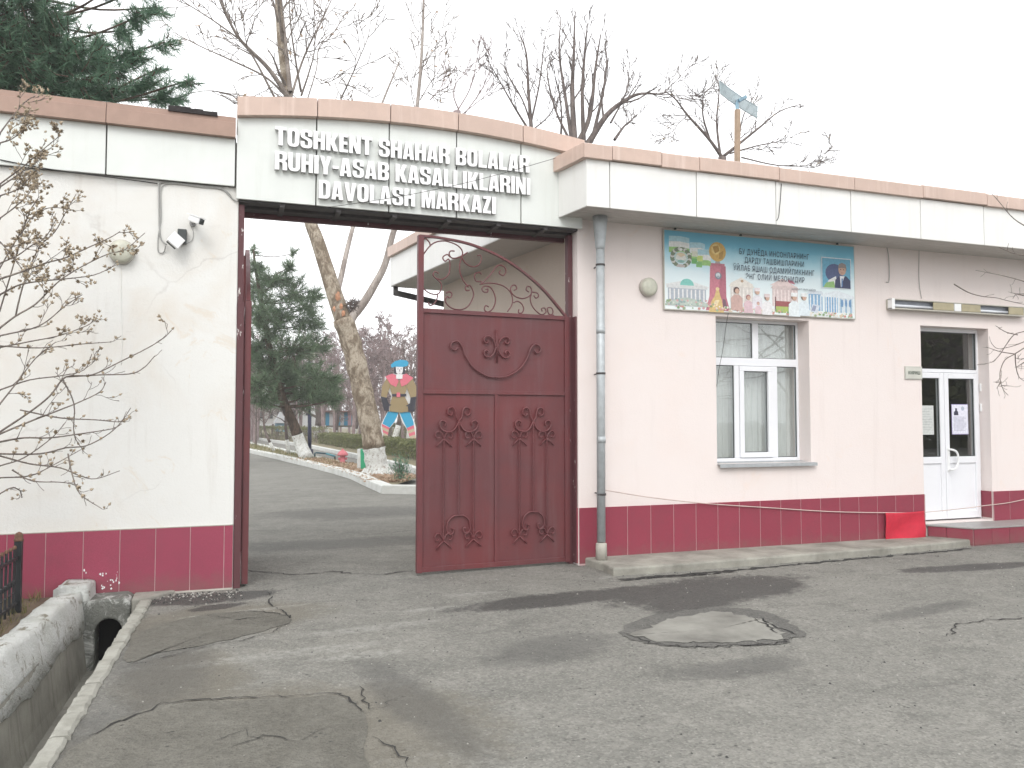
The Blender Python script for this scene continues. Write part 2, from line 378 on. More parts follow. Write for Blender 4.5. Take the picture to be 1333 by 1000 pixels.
BLOBS_PALE=[(1.75,-1.45,.45,.06,0),(1.1,-1.9,.5,.09,R(5)),(.4,-2.4,.7,.10,R(4)),(2.2,-1.0,.25,.07,0),(.2,-1.0,.5,.05,R(10)),(3.9,-.6,.35,.06,R(30)),(.9,-2.6,.35,.08,0)]
M['asphalt']=asphalt('worn_asphalt',(.190,.187,.168),(.255,.249,.224),(.31,.30,.27),(.112,.11,.10))
M['patch']=simple('smooth_cement_patch',(.28,.275,.245),.9,.2,1.9,c2=(.135,.13,.115),bump=.3,bscale=50)
M['patch_brown']=asphalt('worn_patch',(.172,.165,.142),(.132,.126,.107),(.225,.218,.19),(.085,.081,.070),False)
M['patch_rim']=asphalt('damp_patch_rim',(.125,.122,.112),(.15,.147,.135),(.18,.175,.16),(.075,.075,.07),False)
M['crack']=simple('crack_fill',(.035,.034,.032),1,.2)
M['inner_road']=M['asphalt']
# ------------------------------------------------------------------ the ground, with the drain cut into it
def structure(o): o['kind']='structure'; return o
DL=lambda y:-1.05+.036*y      # channel left face
DR=lambda y:-.63+.043*y       # channel right face (inner side of the kerb)
mb=MB(); B_=400
h=[(-1.18,-.3),(DR(-.3),-.3),(DR(-9),-9),(-1.62,-9)]
o_=[(-B_,B_),(B_,B_),(B_,-B_),(-B_,-B_)]
for i in range(4):
    j=(i+1)%4; mb.quad((*o_[j],0),(*o_[i],0),(*h[i],0),(*h[j],0))
structure(obj('ground',mb,M['asphalt']))
# drain bed and its far lining
mb=MB(); FZ=-.55
mb.quad((-1.3,.1,FZ),(-1.6,-9,FZ),(DR(-9)+.02,-9,FZ),(DR(-.3)+.02,.1,FZ))
mb.quad((DR(-.3)+.012,-.3,FZ),(DR(-9)+.012,-9,FZ),(DR(-9)+.012,-9,0),(DR(-.3)+.012,-.3,0))
structure(obj('drain_bed',mb,M['concrete_dark']))
rng=random.Random(3)
# kerb strip between drain and asphalt: worn cast lengths
kb=bpy.data.objects.new('kerb',None); COL.objects.link(kb); kb.location=(-.72,-.3,0); structure(kb)
y=-.34
while y>-7.5:
    ln=rng.uniform(.45,.95); mb=MB(); ya,yb=y,y-ln+.012; N=16
    for i in range(N+1):
        yy=ya+(yb-ya)*i/N; zt=.026+rng.uniform(-.007,.007); wd=.092+rng.uniform(-.007,.007)
        x0=DR(yy)-.005+rng.uniform(-.005,.005)
        mb.v+= [(x0,yy,-.45),(x0,yy,zt-.006),(x0+.02,yy,zt),(x0+wd-.015,yy,zt-.003),(x0+wd,yy,zt-.018),(x0+wd,yy,-.05)]
    for i in range(N):
        for j in range(5):
            a=i*6+j; mb.f.append((a,a+1,a+7,a+6)); mb.m.append(0)
    mb.f+= [tuple(range(6)),tuple(range(N*6,N*6+6))[::-1]]; mb.m+=[0,0]
    obj('kerb_stone',mb,M['kerb_concrete'],kb); y-=ln
# planting bed behind the low wall
mb=MB(); nx,ny=16,40
for i in range(nx+1):
    for j in range(ny+1):
        x=-1.33-4.2*i/nx; yy=-.02-7.5*j/ny
        mb.v.append((x+(.055*yy if i==0 else 0),yy,.06+.05*math.sin(x*5+yy*3)*.5+rng.uniform(-.02,.03)))
for i in range(nx):
    for j in range(ny):
        a=i*(ny+1)+j; mb.f.append((a,a+1,a+ny+2,a+ny+1)); mb.m.append(0)
structure(obj('planting_bed',mb,M['soil'],smooth=True))
mb=MB()
for k in range(2600):
    x=-1.45-rng.random()**1.3*1.6; yy=-.1-rng.random()*4; z=.08; a=rng.uniform(0,6.28); L=rng.uniform(.03,.09)
    dx,dy=math.cos(a)*.004,math.sin(a)*.004; lx,ly=rng.uniform(-.04,.04),rng.uniform(-.04,.04)
    mb.add([(x-dx,yy-dy,z-.02),(x+dx,yy+dy,z-.02),(x+lx,yy+ly,z+L)],[(0,1,2)])
obj('dry_grass',mb,M['grassblade'],kind='stuff'); bpy.data.objects['dry_grass']['label']='short dry grass in the bed behind the low wall'
# patches laid flush on the asphalt
def blot(name,pts,mat,z,jit=.05,sub=5,label=None):
    out=[]; n=len(pts)
    for i in range(n):
        a=Vector((*pts[i-1],0)); b=Vector((*pts[i],0)); c=Vector((*pts[(i+1)%n],0)); d=Vector((*pts[(i+2)%n],0))
        for k in range(sub):
            t=k/sub; p=.5*((2*b)+(c-a)*t+(2*a-5*b+4*c-d)*t*t+(3*b-a-3*c+d)*t**3)
            out.append((p.x+rng.uniform(-jit,jit),p.y+rng.uniform(-jit,jit),z))
    mb=MB(); c=sum((Vector(p) for p in out),Vector())/len(out); mb.v=[tuple(c)]+out; m=len(out)
    mb.f=[(0,1+i,1+(i+1)%m) for i in range(m)]; mb.m=[0]*m
    o=structure(obj(name,mb,mat)); 
    return o
def g2(*pp): return [tuple(gp(*p)[:2]) for p in pp]
blot('damp_patch',g2((808,822),(836,806),(880,796),(935,791),(985,795),(1022,808),(1046,826),(1012,838),(960,840),(900,842),(850,839),(818,832)),M['patch_rim'],.004,.035)
blot('cement_patch',g2((822,826),(850,816),(880,806),(930,798),(975,803),(1000,812),(1010,822),(1022,829),(990,836),(955,836),(900,838),(855,835)),M['patch'],.008,.04)
blot('asphalt_patch',g2((115,960),(215,918),(330,912),(440,908),(478,935),(475,1000),(470,1060),(60,1060)),M['patch_brown'],.004,.025)
blot('asphalt_patch',g2((165,862),(180,825),(270,800),(350,798),(380,806),(345,822),(265,840),(200,852)),M['patch_brown'],.004,.02)
def crack(pts,w,z=.007,br=2):
    pp=[Vector(gp(*p,z)) for p in pts]; fine=[pp[0]]
    for a,b in zip(pp,pp[1:]):
        n=max(2,int((b-a).length/.05))
        for i in range(1,n+1):
            q=a.lerp(b,i/n); q+=Vector((rng.uniform(-.03,.03),rng.uniform(-.03,.03),0)); fine.append(q)
    mb=MB(); prev=None
    for i,q in enumerate(fine):
        t=(fine[min(i+1,len(fine)-1)]-fine[max(i-1,0)]).normalized(); s=Vector((-t.y,t.x,0))
        ww=w*.62*(.15+1.1*rng.random())*(min(1,(i+1)/4)*min(1,(len(fine)-i)/4)); mb.v+=[tuple(q+s*ww),tuple(q-s*ww)]
        if i: a=2*i-2; mb.f.append((a,a+1,a+3,a+2)); mb.m.append(0)
    structure(obj('ground_crack',mb,M['crack']))
crack([(322,742),(380,748),(430,744),(490,748),(540,742)],.022)
crack([(300,797),(345,795),(380,803),(350,786),(352,770)],.012)
crack([(270,800),(310,806),(345,803)],.010)
crack([(1232,828),(1248,812),(1290,806),(1320,806),(1345,803)],.014)
crack([(468,893),(476,912),(484,925)],.010); crack([(484,958),(515,972),(535,1000)],.011)
crack([(484,921),(500,918),(515,909)],.006)
crack([(115,958),(215,914),(330,907),(440,902),(478,930)],.012,.008)
crack([(272,966),(320,950),(350,962)],.007,.009); crack([(300,972),(345,958),(390,966),(420,950)],.008,.009)
crack([(165,866),(265,843),(345,826),(382,808)],.009,.008)
crack([(815,824),(850,838),(900,842),(960,840),(1010,838),(1042,828)],.016,.008)
crack([(1012,824),(1002,813),(978,804)],.02,.012)
crack([(804,754),(900,747),(1000,738),(1100,729),(1200,720),(1262,714)],.05,.006)
crack([(804,755),(900,749),(960,743)],.04,.009)
crack([(990,804),(1034,826)],.02,.008)
crack([(420,690),(480,696),(540,690)],.012); crack([(330,668),(420,664),(500,672)],.010)
# loose grit on the asphalt
mb=MB()
for k in range(1500):
    x=rng.uniform(-.5,10); yy=-.2-rng.random()**1.4*5.5; s=rng.uniform(.002,.008)*(1.5 if rng.random()<.06 else 1); a=rng.uniform(0,3)
    c,sn=math.cos(a)*s,math.sin(a)*s
    mb.mi=0 if rng.random()<.5 else 1
    mb.add([(x-c,yy-sn,0),(x+sn,yy-c,0),(x+c,yy+sn,0),(x-sn,yy+c,0),(x,yy,s*.9)],[(0,1,4),(1,2,4),(2,3,4),(3,0,4)])
for k in range(420):   # gravel spilled along the left wall foot and the apron edge
    if k<260: x=rng.uniform(-.55,.2); yy=-.08-abs(rng.gauss(0,.2))
    else: x=rng.uniform(3.9,9); yy=-.70+.03*x-abs(rng.gauss(0,.06))
    s=rng.uniform(.004,.012); a=rng.uniform(0,3); c,sn=math.cos(a)*s,math.sin(a)*s; mb.mi=rng.choice((0,1,1))
    mb.add([(x-c,yy-sn,0),(x+sn,yy-c,0),(x+c,yy+sn,0),(x-sn,yy+c,0),(x,yy,s)],[(0,1,4),(1,2,4),(2,3,4),(3,0,4)])
obj('loose_grit',mb,[simple('pale_grit',(.36,.35,.32),.9),simple('dark_grit',(.05,.05,.048),.9)],kind='stuff')['label']='loose grit scattered over the asphalt forecourt'

# ------------------------------------------------------------------ walls with openings
def wall_sheet(mb,x0,x1,z0,z1,y,th,ops):
    xs=sorted({x0,x1,*[o[0] for o in ops],*[o[1] for o in ops]}); zs=sorted({z0,z1,*[o[2] for o in ops],*[o[3] for o in ops]})
    def inside(x,z): return any(o[0]<x<o[1] and o[2]<z<o[3] for o in ops)
    for i in range(len(xs)-1):
        for k in range(len(zs)-1):
            if inside((xs[i]+xs[i+1])/2,(zs[k]+zs[k+1])/2): continue
            a,b,c,d=xs[i],xs[i+1],zs[k],zs[k+1]
            mb.quad((a,y,c),(b,y,c),(b,y,d),(a,y,d)); mb.quad((b,y+th,c),(a,y+th,c),(a,y+th,d),(b,y+th,d))
    for a,b,c,d in ops:
        mb.quad((a,y,c),(a,y,d),(a,y+th,d),(a,y+th,c)); mb.quad((b,y,d),(b,y,c),(b,y+th,c),(b,y+th,d))
        mb.quad((a,y,d),(b,y,d),(b,y+th,d),(a,y+th,d)); mb.quad((b,y,c),(a,y,c),(a,y+th,c),(b,y+th,c))
    mb.quad((x0,y,z0),(x0,y,z1),(x0,y+th,z1),(x0,y+th,z0)); mb.quad((x1,y,z1),(x1,y,z0),(x1,y+th,z0),(x1,y+th,z1))
    mb.quad((x0,y,z1),(x1,y,z1),(x1,y+th,z1),(x0,y+th,z1))
TILE={}
def tile(parent,x,y,z,w,h,mat,d=.014,side='front'):
    key=(round(w,3),round(h,3),mat.name,side)
    if key not in TILE:
        mb=MB()
        if side=='front': mb.box(0,w,-d,0,0,h)
        else: mb.box(-d,0,0,w,0,h)
        o=obj('tile',mb,mat,parent,local=True,bevel=.0025,seg=1); TILE[key]=o
        o.location=Vector((x,y,z))-wloc(parent); return o
    return dup(TILE[key],'tile',parent,Vector((x,y,z))-wloc(parent))

# ------------------------------------------------------------------ left wall
bw=thing('boundary_wall','whitewashed boundary wall with pale fascia and maroon tiled base, left of the gateway','wall',(-2.5,.15,0))
mb=MB(); mb.box(-6,.12,0,.36,-.6,4.3); obj('wall',mb,M['plaster_white'],bw,bevel=.012)
mb=MB(); mb.box(-6,.115,-.016,0.02,-.02,.60); obj('grout_bed',mb,M['grout'],bw)
xs=[.115,.035]+[.035-.298*i for i in range(1,14)]
for a,b in zip(xs,xs[1:]): tile(bw,b+.003,-.006,.015,a-b-.006,.585,M['tile'])
mb=MB(); rr=random.Random(14)
for (px,py,n_,sp) in ((138,762,9,9),(148,752,10,7),(133,748,4,5),(110,742,2,3)):
    for k in range(n_):
        q=at(px+rr.gauss(0,sp*.6),py+rr.gauss(0,sp*.5),-.0215); s=rr.uniform(.003,.012); m_=6
        mb.add([(q.x+math.cos(-6.283*i/m_)*s*rr.uniform(.4,1.2),-.0215-.0001*k,q.z+math.sin(-6.283*i/m_)*s*rr.uniform(.5,1.6)) for i in range(m_)],[tuple(range(m_))])
obj('lime_splash',mb,M['white_plastic'],bw)['kind']='stuff'
mb=MB(); mb.box(-6,.118,-.02,0.01,.600,.607); obj('plinth_trim',mb,M['mortar'],bw)
mb=MB(); mb.box(-1.1,.12,-.035,.02,-.3,.012); obj('plinth_foot',mb,M['mortar'],bw,bevel=.01)
fx=[.085,-1.04,-2.2,-3.35,-4.5,-5.7]
for a,b in zip(fx,fx[1:]):
    mb=MB(); mb.box(b+.006,a-.006,-.05,-.012,3.855,4.315); obj('fascia_panel',mb,M['fascia'],bw,bevel=.004)
    mb=MB(); mb.prism([(-.115,4.315),(-.115,4.452),(-.10,4.458),(-.10,4.458),(.36,4.46),(.36,4.315)],b+.003,a-.003,'x'); obj('coping',mb,M['coping_brown'],bw)
    mb=MB(); mb.prism([(-.085,4.4605),(-.085,4.515),(.40,4.535),(.40,4.4605)],b+.003,a-.003,'x'); obj('coping_lip',mb,M['coping_brown'],bw)
mb=MB(); mb.box(-6,.088,-.03,-.010,3.852,4.33); obj('fascia_backing',mb,M['joint'],bw)
mb=MB(); rr=random.Random(5); x=-.52
while x<-.12:
    d=rr.uniform(.03,.08); mb.box(x,x+d,-.105,-.02,4.5,4.535+rr.uniform(0,.02)); x+=d
obj('torn_roofing',mb,M['coping_dark'],bw)

# ------------------------------------------------------------------ gateway beam with its arched coping and raised letters
ga=thing('gateway_beam','arched beam of pale panels with raised white lettering over the vehicle entrance','gateway',(1.9,0,3.72))
def arch(x): return .145*(1-((x-1.95)/1.95)**2)
jx=[.09,ax(408,-.05),ax(504,-.05),ax(593,-.05),ax(678,-.05),3.76]
for a,b in zip(jx,jx[1:]):
    n=6; lo=[(a+.006,3.735),(b-.006,3.735)]; hi=[(b-.006-(b-a-.012)*i/n,4.508+arch(b-.006-(b-a-.012)*i/n)) for i in range(n+1)]
    mb=MB(); mb.prism(lo+hi,-.06,-.03,'y'); obj('fascia_panel',mb,M['fascia'],ga,bevel=.003)
    c0=[(a+.004+(b-a-.008)*i/n,4.510+arch(a+.004+(b-a-.008)*i/n)) for i in range(n+1)]; c1=[(x,z+.185) for x,z in c0[::-1]]
    mb=MB(); mb.prism(c0+c1,-.13,.45,'y'); obj('coping',mb,M['coping'],ga,bevel=.004)
mb=MB(); n=14
lo=[(.12,3.74),(3.72,3.74)]; hi=[(3.72-3.6*i/n,4.66+arch(3.72-3.6*i/n)) for i in range(n+1)]
mb.prism(lo+hi,-.028,.40,'y'); obj('beam_core',mb,M['joint'],ga)
mb=MB(); mb.box(.125,3.715,-.02,.10,3.715,3.74); mb.box(.125,3.715,.16,.32,3.70,3.74)
for x in (.5,1.05,1.62,2.2,2.75,3.3): mb.box(x,x+.05,-.03,.34,3.69,3.716)
obj('lintel_steel',mb,M['dark_steel'],ga,bevel=.003)
mb=MB(); mb.box(.13,3.71,.34,.40,3.66,3.74); obj('lintel_rail',mb,M['chipped'],ga)

GL={}
def rrect(x0,x1,y0,y1,r,corners='abcd',n=4):
    out=[]; ry=r*1.25
    for k,(cx,cy,a0) in {'a':(x0,y0,180),'b':(x1,y0,270),'c':(x1,y1,0),'d':(x0,y1,90)}.items():
        if k in corners:
            ox=cx+(r if k in 'ad' else -r); oy=cy+(ry if k in 'ab' else -ry)
            for i in range(n+1):
                t=R(a0+90*i/n); out.append((ox+r*math.cos(t),oy+ry*math.sin(t)))
        else: out.append((cx,cy))
    return out
G={'I':(.20,[[(0,0),(.2,0),(.2,1),(0,1)]]),
'L':(.44,[[(0,0),(.44,0),(.44,.16),(.2,.16),(.2,1),(0,1)]]),
'T':(.50,[[(.15,0),(.35,0),(.35,.83),(.5,.83),(.5,1),(0,1),(0,.83),(.15,.83)]]),
'H':(.54,[[(0,0),(.2,0),(.2,.43),(.34,.43),(.34,0),(.54,0),(.54,1),(.34,1),(.34,.6),(.2,.6),(.2,1),(0,1)]]),
'E':(.42,[[(0,0),(.42,0),(.42,.16),(.2,.16),(.2,.43),(.38,.43),(.38,.59),(.2,.59),(.2,.84),(.41,.84),(.41,1),(0,1)]]),
'N':(.54,[[(0,0),(.17,0),(.17,.5),(.34,0),(.54,0),(.54,1),(.37,1),(.37,.52),(.19,1),(0,1)]]),
'K':(.56,[[(0,0),(.2,0),(.2,.42),(.35,0),(.56,0),(.39,.52),(.55,1),(.35,1),(.2,.6),(.2,1),(0,1)]]),
'Y':(.54,[[(.17,0),(.37,0),(.37,.38),(.54,1),(.34,1),(.27,.66),(.2,1),(0,1),(.17,.38)]]),
'A':(.56,[[(0,0),(.2,0),(.215,.17),(.345,.17),(.36,0),(.56,0),(.42,1),(.14,1)],[(.232,.31),(.328,.31),(.28,.74)]]),
'V':(.56,[[(.16,0),(.40,0),(.56,1),(.36,1),(.28,.32),(.2,1),(0,1)]]),
'M':(.68,[[(0,0),(.17,0),(.17,.62),(.27,0),(.41,0),(.51,.62),(.51,0),(.68,0),(.68,1),(.43,1),(.34,.5),(.25,1),(0,1)]]),
'Z':(.44,[[(0,0),(.44,0),(.44,.16),(.22,.16),(.43,.86),(.43,1),(.02,1),(.02,.84),(.21,.84),(0,.15)]]),
'-':(.28,[[(0,.36),(.28,.36),(.28,.52),(0,.52)]]),
'O':(.54,[rrect(0,.54,0,1,.2),rrect(.2,.34,.15,.85,.065)]),
'D':(.54,[rrect(0,.54,0,1,.2,'bc'),rrect(.2,.34,.16,.84,.08,'bc')]),
'U':(.54,[rrect(0,.54,0,1,.2,'ab')[:10]+[(.54,1),(.34,1)]+[(.34,.22),(.32,.165),(.27,.15),(.22,.165),(.2,.22)]+[(.2,1),(0,1)]]),
'S':(.54,[[(.54,.64),(.54,.80),(.52,.9),(.46,.97),(.38,1),(.16,1),(.08,.97),(.02,.9),(0,.82),(0,.68),(.03,.58),(.1,.52),(.24,.46),(.33,.4),(.35,.34),(.35,.2),(.33,.155),(.27,.14),(.21,.155),(.19,.2),(.19,.36),(0,.36),(0,.2),(.02,.1),(.08,.03),(.16,0),(.38,0),(.46,.03),(.52,.1),(.54,.2),(.54,.36),(.51,.46),(.44,.53),(.28,.60),(.21,.64),(.19,.68),(.19,.8),(.21,.845),(.27,.86),(.33,.845),(.35,.8),(.35,.64)]]),
'R':(.55,[[(0,0),(.2,0),(.2,.42),(.29,.42),(.34,.38),(.35,.3),(.35,0),(.55,0),(.55,.32),(.53,.43),(.45,.5),(.53,.57),(.55,.66),(.55,.8),(.53,.91),(.47,.98),(.38,1),(0,1)],[(.2,.56),(.3,.56),(.345,.6),(.35,.68),(.35,.76),(.34,.82),(.3,.85),(.2,.85)]]),
'B':(.55,[[(0,0),(.38,0),(.48,.03),(.54,.12),(.55,.2),(.55,.36),(.53,.45),(.45,.52),(.53,.58),(.55,.68),(.55,.8),(.53,.91),(.47,.98),(.38,1),(0,1)],[(.2,.58),(.3,.58),(.345,.62),(.35,.7),(.35,.77),(.34,.82),(.3,.85),(.2,.85)],[(.2,.15),(.3,.15),(.345,.19),(.35,.24),(.35,.34),(.34,.4),(.3,.43),(.2,.43)]])}
def curve_mesh(polys,ext,name,bev=0):
    cu=bpy.data.curves.new(name,'CURVE'); cu.dimensions='2D'; cu.fill_mode='BOTH'; cu.extrude=ext; cu.bevel_depth=bev; cu.bevel_resolution=0
    for p in polys:
        sp=cu.splines.new('POLY'); sp.points.add(len(p)-1); sp.use_cyclic_u=True
        for i,(x,y) in enumerate(p): sp.points[i].co=(x,y,0,1)
    o=bpy.data.objects.new(name,cu); me=bpy.data.meshes.new_from_object(o); bpy.data.objects.remove(o); return me
def word_line(txt,x0,x1,z0,h):
    gap=.055; sp=.27; tot=0
    for c in txt: tot+= sp if c==' ' else G[c][0]+gap
    tot-=gap; k=(x1-x0)/tot; x=x0
    for c in txt:
        if c==' ': x+=sp*k; continue
        if c not in GL:
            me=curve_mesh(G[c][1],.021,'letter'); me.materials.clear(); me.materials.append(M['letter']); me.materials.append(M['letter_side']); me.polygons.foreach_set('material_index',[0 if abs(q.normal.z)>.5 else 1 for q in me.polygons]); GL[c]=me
        o=bpy.data.objects.new('letter',GL[c]); COL.objects.link(o); o.parent=ga
        o.rotation_euler=(R(90),0,0); o.scale=(k,h,1); o.location=Vector((x,-.096,z0))-ga.location; x+=(G[c][0]+gap)*k
word_line('TOSHKENT SHAHAR BOLALAR',.445,3.10,4.283,.183)
word_line('RUHIY-ASAB KASALLIKLARINI',.445,3.11,4.040,.183)
word_line('DAVOLASH MARKAZI',.865,2.715,3.796,.183)
# thin black wire slung across the front of the beam
c=tag(obj('overhead_wire',MB(),M['cable_black']),'thin black wire slanting across the lower lettering of the beam','wire')
mb=MB(); a=at(420,271,-.16); b=at(723,206,-.35); mb.tube([a.lerp(b,t/8)+Vector((0,0,-.06*math.sin(math.pi*t/8))) for t in range(9)],.003,4)
c.data.from_pydata([tuple(v) for v in mb.v],[],mb.f)

# ------------------------------------------------------------------ gate posts and leaves
def post(x0,x1,label):
    t=thing('gate_post',label,'gate post',((x0+x1)/2,.12,0))
    return t
t=post(.12,.2,'chipped maroon steel gate post against the white wall, left of the opening')
mb=MB(); mb.box(.121,.175,.02,.10,0,3.70); obj('upright',mb,M['chipped'],t,bevel=.004)
mb=MB(); mb.box(.122,.185,-.004,.018,0,2.74); obj('hinge_plate',mb,M['chipped'],t,bevel=.003)
t=post(3.6,3.7,'chipped maroon steel gate post beside the pink pillar, right of the opening')
mb=MB(); mb.box(3.662,3.718,.13,.22,0,3.70); obj('upright',mb,M['chipped'],t,bevel=.004)
mb=MB(); mb.box(3.700,3.719,.02,.128,.02,2.76); obj('hinge_plate',mb,M['chipped'],t,bevel=.003)

def spiral(cx,cy,r0,r1,a0,turns,n=22):   # from outside (r0) to centre (r1)
    return [(cx+(r0+(r1-r0)*(i/n)**.8)*math.cos(a0+turns*2*math.pi*i/n),cy+(r0+(r1-r0)*(i/n)**.8)*math.sin(a0+turns*2*math.pi*i/n)) for i in range(n+1)]
LW,LZ0,LP,LT=1.77,.045,2.745,3.54
def smooth2(pts,sub=6):
    out=[]
    P_=[Vector(p) for p in pts]; P_=[2*P_[0]-P_[1]]+P_+[2*P_[-1]-P_[-2]]
    for i in range(1,len(P_)-2):
        a,b,c,d=P_[i-1:i+3]
        for k in range(sub):
            t=k/sub; out.append(tuple(.5*((2*b)+(c-a)*t+(2*a-5*b+4*c-d)*t*t+(3*b-a-3*c+d)*t**3)))
    out.append(tuple(P_[-2])); return out
def leaf_uv(zx,zy):    # pixel of the tracery -> position on the leaf (u from free edge, z)
    px=520+.26*zx; py=280+.26*zy; p=at(px,py,.10); return ((p.x-1.92)/(3.66-1.92)*LW,p.z)
TRACE=[[(108,150),(112,130),(130,125),(150,145),(152,165)],
[(98,270),(102,240),(125,195),(165,150),(215,135),(265,145),(300,165),(314,190),(310,215),(300,250)],
[(300,250),(302,290),(318,330),(345,365)],
[(275,185),(255,185),(248,200),(262,220),(300,215),(340,190)],
[(252,215),(240,203),(222,210),(216,222),(228,236),(245,225),(252,250),(245,300),(215,325),(185,322),(168,305),(178,288),(196,298)],
[(98,270),(98,320),(115,365),(150,395),(190,400),(208,375),(206,345),(175,315)],
[(145,440),(150,455),(168,452),(185,430),(190,405),(186,398)],
[(232,395),(250,388),(262,402),(252,418),(236,412),(230,440),(262,470),(310,475),(345,455),(368,410),(366,380),(350,355),(330,362),(332,380),(350,380)],
[(310,215),(330,245),(365,262),(395,252),(408,225),(405,205),(388,205)],
[(410,300),(398,290),(378,296),(374,315),(385,335),(408,335),(410,345),(450,305),(480,265),(500,252),(525,262),(532,285),(518,304),(498,292),(505,278)],
[(430,375),(442,372),(438,388),(418,385),(412,368),(428,358),(455,365),(475,400),(478,440),(462,475),(440,487),(424,475),(430,455),(446,462)],
[(400,350),(450,342),(510,352),(550,380),(565,415),(562,450),(540,485)],
[(572,378),(586,370),(580,352),(562,355),(556,378),(575,405),(615,418),(650,405),(662,382),(655,360),(640,358),(634,375),(648,385)],
[(570,440),(590,432),(612,445),(622,470),(612,490),(596,488),(598,472)],
[(665,385),(690,390),(697,405),(684,415),(672,402)],[(662,385),(655,420),(665,455),(690,485),(715,498),(734,485),(728,465),(712,468),(716,482)],
[(700,505),(760,498),(770,480),(760,462),(742,465),(744,482)],[(742,480),(752,496),(775,500)]]
def make_leaf(label):
    t=thing('gate_leaf',label,'gate',group='maroon steel gate leaves'); g=M['gate']
    def part(name,mb,**k): return obj(name,mb,g,t,local=True,**k)
    # local: x from hinge (0) to free edge (LW); y=0 front face of the sheet, -y towards the street
    U=lambda u:LW-u
    mb=MB(); mb.box(LW-.06,LW,-.02,.04,LZ0-.02,LT); part('stile',mb,bevel=.004)
    mb=MB(); mb.box(0,.06,-.02,.04,LZ0-.02,LP+.02); part('stile',mb,bevel=.004)
    for n_,z,h_ in (('bottom_rail',LZ0-.015,.05),('middle_rail',1.875,.04),('top_rail',LP-.02,.045)):
        mb=MB(); mb.box(.06,LW-.06,-.014,.036,z,z+h_); part(n_,mb,bevel=.003)
    mb=MB(); mb.box(LW/2-.02,LW/2+.02,-.012,.03,LZ0+.035,1.875); part('mullion',mb,bevel=.003)
    for a,b,c,d in ((.06,LW-.06,1.915,LP-.02),(.06,LW/2-.02,LZ0+.035,1.875),(LW/2+.02,LW-.06,LZ0+.035,1.875)):
        mb=MB(); mb.box(a,b,.006,.012,c,d); part('sheet_panel',mb)
    arc=smooth2([(0.03,LP+.02),(.35,LP+.34),(.75,LP+.60),(1.15,LP+.74),(1.5,LP+.785),(LW-.02,LP+.79)],6)
    mb=MB()
    for a,b in zip(arc,arc[1:]): mb.bar((a[0],.01,a[1]),(b[0]+(b[0]-a[0])*.04,.01,b[1]+(b[1]-a[1])*.04),.04,.022)
    part('curved_top_rail',mb)
    for tr in TRACE:
        pts=[leaf_uv(*p) for p in tr]; pts=smooth2(pts,5)
        mb=MB(); mb.tube([(U(u),.005,min(z,LT-.03)) for u,z in pts],.0075,5); part('scroll',mb,smooth=True)
    # ornaments on the sheets
    def orn(name,lines,r=.0095,y=-.02):
        mb=MB()
        for l in lines: mb.tube([(x,y,z) for x,z in l],r,5)
        part(name,mb,smooth=True)
    cx,cz=LW/2,2.36
    half=smooth2([(0,-.30),(.12,-.285),(.27,-.20),(.36,-.08),(.40,.02),(.45,.075),(.51,.06),(.525,.01),(.48,-.02),(.445,.01)],6)
    orn('smile_scroll',[[(cx+s*x,cz+z) for x,z in half] for s in (1,-1)],.010)
    q=smooth2([(.012,0),(.03,.06),(.07,.105),(.125,.11),(.15,.075),(.13,.04),(.10,.05),(.105,.075)],6)
    orn('cross_scroll',[[(cx+sx*x,cz+.03+sz*z) for x,z in q] for sx in (1,-1) for sz in (1,-1)]+[[(cx,cz+.03-.17),(cx,cz+.03+.19)]])
    for cx in (LW*.25+.01,LW*.75-.01):
        bx=.165
        bars=[[(cx+d,z0),(cx+d,z1)] for d,z0,z1 in ((-bx,.35,1.40),(0,.60,1.58),(bx,.35,1.40))]
        for b in bars: orn('twisted_bar',[[ (b[0][0]+.003*math.sin(i*1.9),b[0][1]+(b[1][1]-b[0][1])*i/60) for i in range(61)]],.008)
        up=smooth2([(0,1.585),(.03,1.63),(.045,1.70),(.075,1.735),(.12,1.72),(.125,1.67),(.09,1.65),(.07,1.675)],6)
        dn=smooth2([(0,1.585),(.05,1.50),(.12,1.475),(.19,1.50),(.215,1.56),(.185,1.595),(.145,1.575),(.155,1.535)],6)
        orn('crown_scroll',[[(cx+s*x,z) for x,z in l] for s in (1,-1) for l in (up,dn)])
        bow=smooth2([(0,0),(.03,.06),(.07,.075),(.095,.04),(.08,.005),(.05,.01)],5); leg=[(0,0),(-.085,-.085)]
        for d in (-bx,bx):
            for z in (1.405,.345):
                orn('bow_scroll',[[(cx+d+s*x,z+zz) for x,zz in l] for s in (1,-1) for l in (bow,leg)],.0075)
        bt=smooth2([(0,.60),(.06,.59),(.115,.54),(.13,.46),(.10,.405),(.06,.42),(.055,.46),(.08,.465)],6)
        orn('foot_scroll',[[(cx+s*x,z) for x,z in bt] for s in (1,-1)])
    return t
# right leaf: almost shut, its free edge pulled a little towards the street
h=Vector((3.672,.135,0)); f=Vector((1.895,.03,0))
leaf=make_leaf('right hand maroon gate leaf, nearly shut, its wrought scrolls facing the street')
d=f-h
def place_leaf(t,h,d): t.location=h; t.rotation_euler=(0,0,math.atan2(d.y,d.x))
# mirror the meshes so that local -y (ornaments) faces the street when x runs from hinge to free edge (leftwards)
for ch in leaf.children:
    for v in ch.data.vertices: v.co.y=-v.co.y
    ch.data.flip_normals()
place_leaf(leaf,h,d)
l2=dup_tree(leaf); l2['label']='left hand maroon gate leaf swung fully open inwards, seen edge on'
place_leaf(l2,Vector((.205,.06,0)),Vector((.01,1,0)))
l2.scale=(1,-1,1); l2.location=(.235,.05,0)
